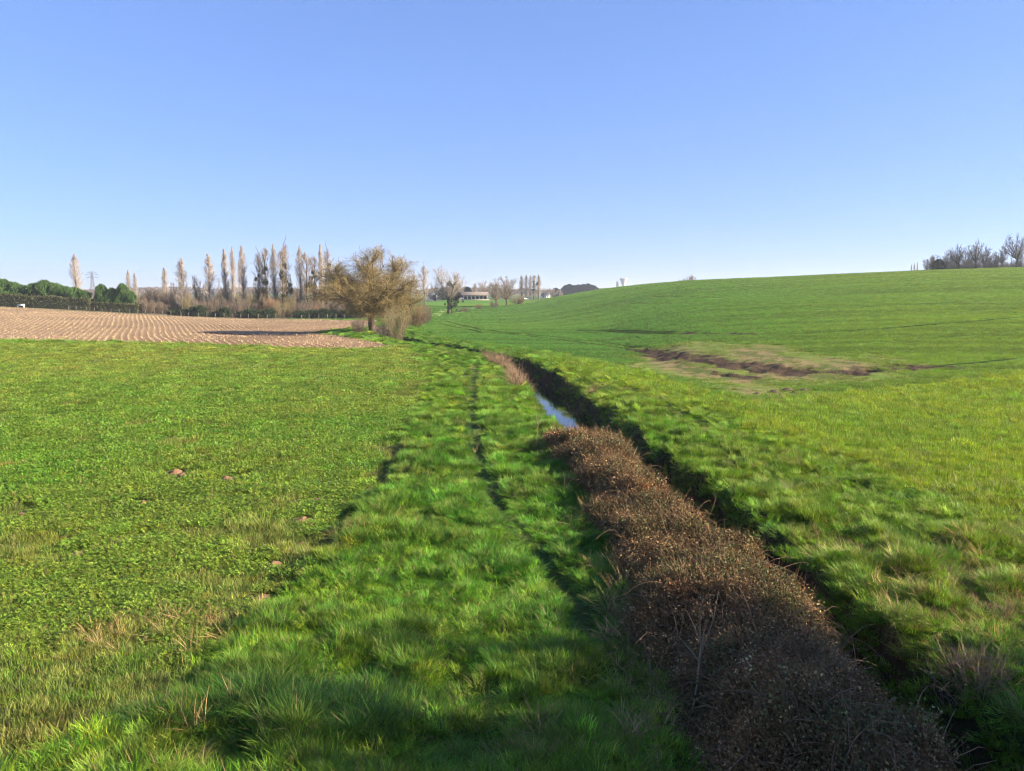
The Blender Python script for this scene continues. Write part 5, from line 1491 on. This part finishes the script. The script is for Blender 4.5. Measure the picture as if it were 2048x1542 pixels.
def house(px_, y, w_, h_, d_, lab, rz=0.2):
    x = at(px_, y); zb = float(Z(x, y, False)); e = empty("farmhouse", (x, y, zb - 0.2), rz); tag(e, lab, "house")
    obj("wall", MB().add([(-w_/2, 0, 0), (w_/2, 0, 0), (w_/2, d_, 0), (-w_/2, d_, 0), (-w_/2, 0, h_), (w_/2, 0, h_), (w_/2, d_, h_), (-w_/2, d_, h_), (-w_/2, d_/2, h_ * 1.6), (w_/2, d_/2, h_ * 1.6)],
        [(0, 1, 5, 4), (2, 3, 7, 6), (0, 4, 7, 3), (1, 2, 6, 5)], [(4, 8, 7), (5, 6, 9)]).mesh("house_wall"), M['white'], e)
    r = [(-w_/2 - .4, -.5, h_ * 0.93), (w_/2 + .4, -.5, h_ * 0.93), (w_/2 + .4, d_/2, h_ * 1.65), (-w_/2 - .4, d_/2, h_ * 1.65), (w_/2 + .4, d_ + .5, h_ * 0.93), (-w_/2 - .4, d_ + .5, h_ * 0.93)]
    r2 = [(a, b, c - 0.2) for a, b, c in r]
    rf = obj("roof", MB().add(r + r2, [(0, 1, 2, 3), (3, 2, 4, 5), (7, 6, 9, 8), (8, 9, 11, 10), (0, 6, 7, 1), (4, 10, 11, 5), (1, 7, 8, 2), (2, 8, 10, 4), (0, 3, 9, 6), (3, 5, 11, 9)]).mesh("house_roof"), M['slate'], e)
    obj("chimney", MB().box(w_ * 0.3, w_ * 0.3 + 0.8, d_ / 2 - 0.4, d_ / 2 + 0.4, h_ * 1.4, h_ * 1.9).mesh("house_chimney"), M['wall'], rf)
    for k in range(3): obj("window", MB().box(-w_ * 0.33 + k * w_ * 0.3, -w_ * 0.33 + k * w_ * 0.3 + 1.0, -0.06, 0.05, h_ * 0.35, h_ * 0.75).mesh("house_window"), M['glass'], e)
house(868, 470, 7, 3.0, 6, "small white farmhouse with slate roof behind the oak hedge")
house(1090, 600, 6, 2.6, 5, "far white house in front of the purplish woods", -0.2)
# white pole and parked car near the farm
x = at(874.5, 425); zb = float(Z(x, 425, False))
pole = obj("white_pole", MB().tubes([[0, 0, -0.3], [0, 0, 3.1]], [[0, 0, 3.1], [0, 0, 3.25]], [0.2, 0.26], [0.18, 0.2], 8).mesh("white_pole"), M['white'], None, (x, 425, zb)); tag(pole, "white pole at the field edge beside the dark evergreens", "pole")
x = at(1055, 425); zb = float(Z(x, 425, False))
car = empty("parked_car", (x, 425, zb + 0.02), 0.15); tag(car, "tiny silver car parked below the farm poplars", "car")
pr = [(-2.1, 0.35), (-2.1, 0.85), (-1.7, 0.95), (-1.1, 1.42), (0.5, 1.45), (1.1, 0.98), (2.0, 0.85), (2.1, 0.4)]
V = [(a, s_, c) for s_ in (-0.85, 0.85) for a, c in pr]; n_ = len(pr)
mb = MB(); mb.add(V, [(k, (k + 1) % n_, n_ + (k + 1) % n_, n_ + k) for k in range(n_)], [(0, k, k + 1) for k in range(1, n_ - 1)] + [(n_, n_ + k + 1, n_ + k) for k in range(1, n_ - 1)])
obj("body", mb.mesh("car_body"), M['carpaint'], car)
for s_ in (-0.87, 0.86): obj("window", MB().box(-1.0, 0.6, s_, s_ + 0.01, 0.98, 1.35).mesh("car_window"), M['glass'], car)
for a in (-1.3, 1.3):
    for s_ in (-0.8, 0.6): obj("wheel", MB().tubes([[a, s_, 0.33]], [[a, s_ + 0.2, 0.33]], 0.33, 0.33, 12).mesh("car_wheel"), M['rubber'], car)

# roadside trees right of the viewpoint: their branches dapple the near grass
for j, (x, y, s_, h_) in enumerate([(11.5, 5.6, 0.62, 7.0), (14.5, 5.4, 0.75, 8.6), (18.5, 4.8, 0.85, 10.6), (16.5, 6.6, 0.6, 8.0)]):
    K['wood%d' % (j % 3)].put(x, y, "roadside tree beside the bridge", 'tree', sx=s_, sz=h_ / 10.0, group="roadside trees by the bridge")
for j, (x, y, s_, h_) in enumerate([(10.6, 4.7, 0.75, 4.6), (14.0, 5.2, 0.85, 6.6), (18.0, 5.0, 0.9, 8.2)]):
    K['con%d' % (j % 2)].put(x, y, "roadside evergreen bush beside the bridge", 'bush', sx=s_, sz=h_ / 6.0, group="roadside bushes by the bridge")

# far woods along the horizon
nw = 42000
wx = tg_.uniform(-1500, 260, nw); wy = 900 + 260 * fbm(wx / 160, wx * 0 + 2.0, 301, 2) + tg_.uniform(0, 60, nw)
wh = 3 + 9 * fbm(wx / 45, wx * 0 + 7.7, 303, 3)
keepw = fbm(wx / 120, wx * 0 + 1.5, 305, 2) > 0.36
wx, wy, wh = wx[keepw], wy[keepw], wh[keepw]
mb = MB(); mb.leaves(np.stack([wx, wy, Z(wx, wy, False) + wh * tg_.random(len(wx)) ** 0.8], 1), 2.2, tg_, 0.6)
tag(obj("distant_woods", mb.mesh("distant_woods"), M['dark_twig']), "hazy line of far woods along the horizon", "woods", kind='stuff')

# ------------------------------------------------------------------ haze
m, t, N, L, P = newmat("haze_air"); N.remove(P)
pv = N.new("ShaderNodeVolumePrincipled"); pv.inputs['Color'].default_value = (0.86, 0.92, 1.0, 1); pv.inputs['Density'].default_value = 0.00024; pv.inputs['Anisotropy'].default_value = 0.2
L.new(pv.outputs[0], N["Material Output"].inputs['Volume'])
o = obj("haze", MB().box(-7000, 7000, -6500, 6600, -4, 75).mesh("haze"), m); tag(o, "thin pale haze softening the distant farmland", "haze", kind='stuff')
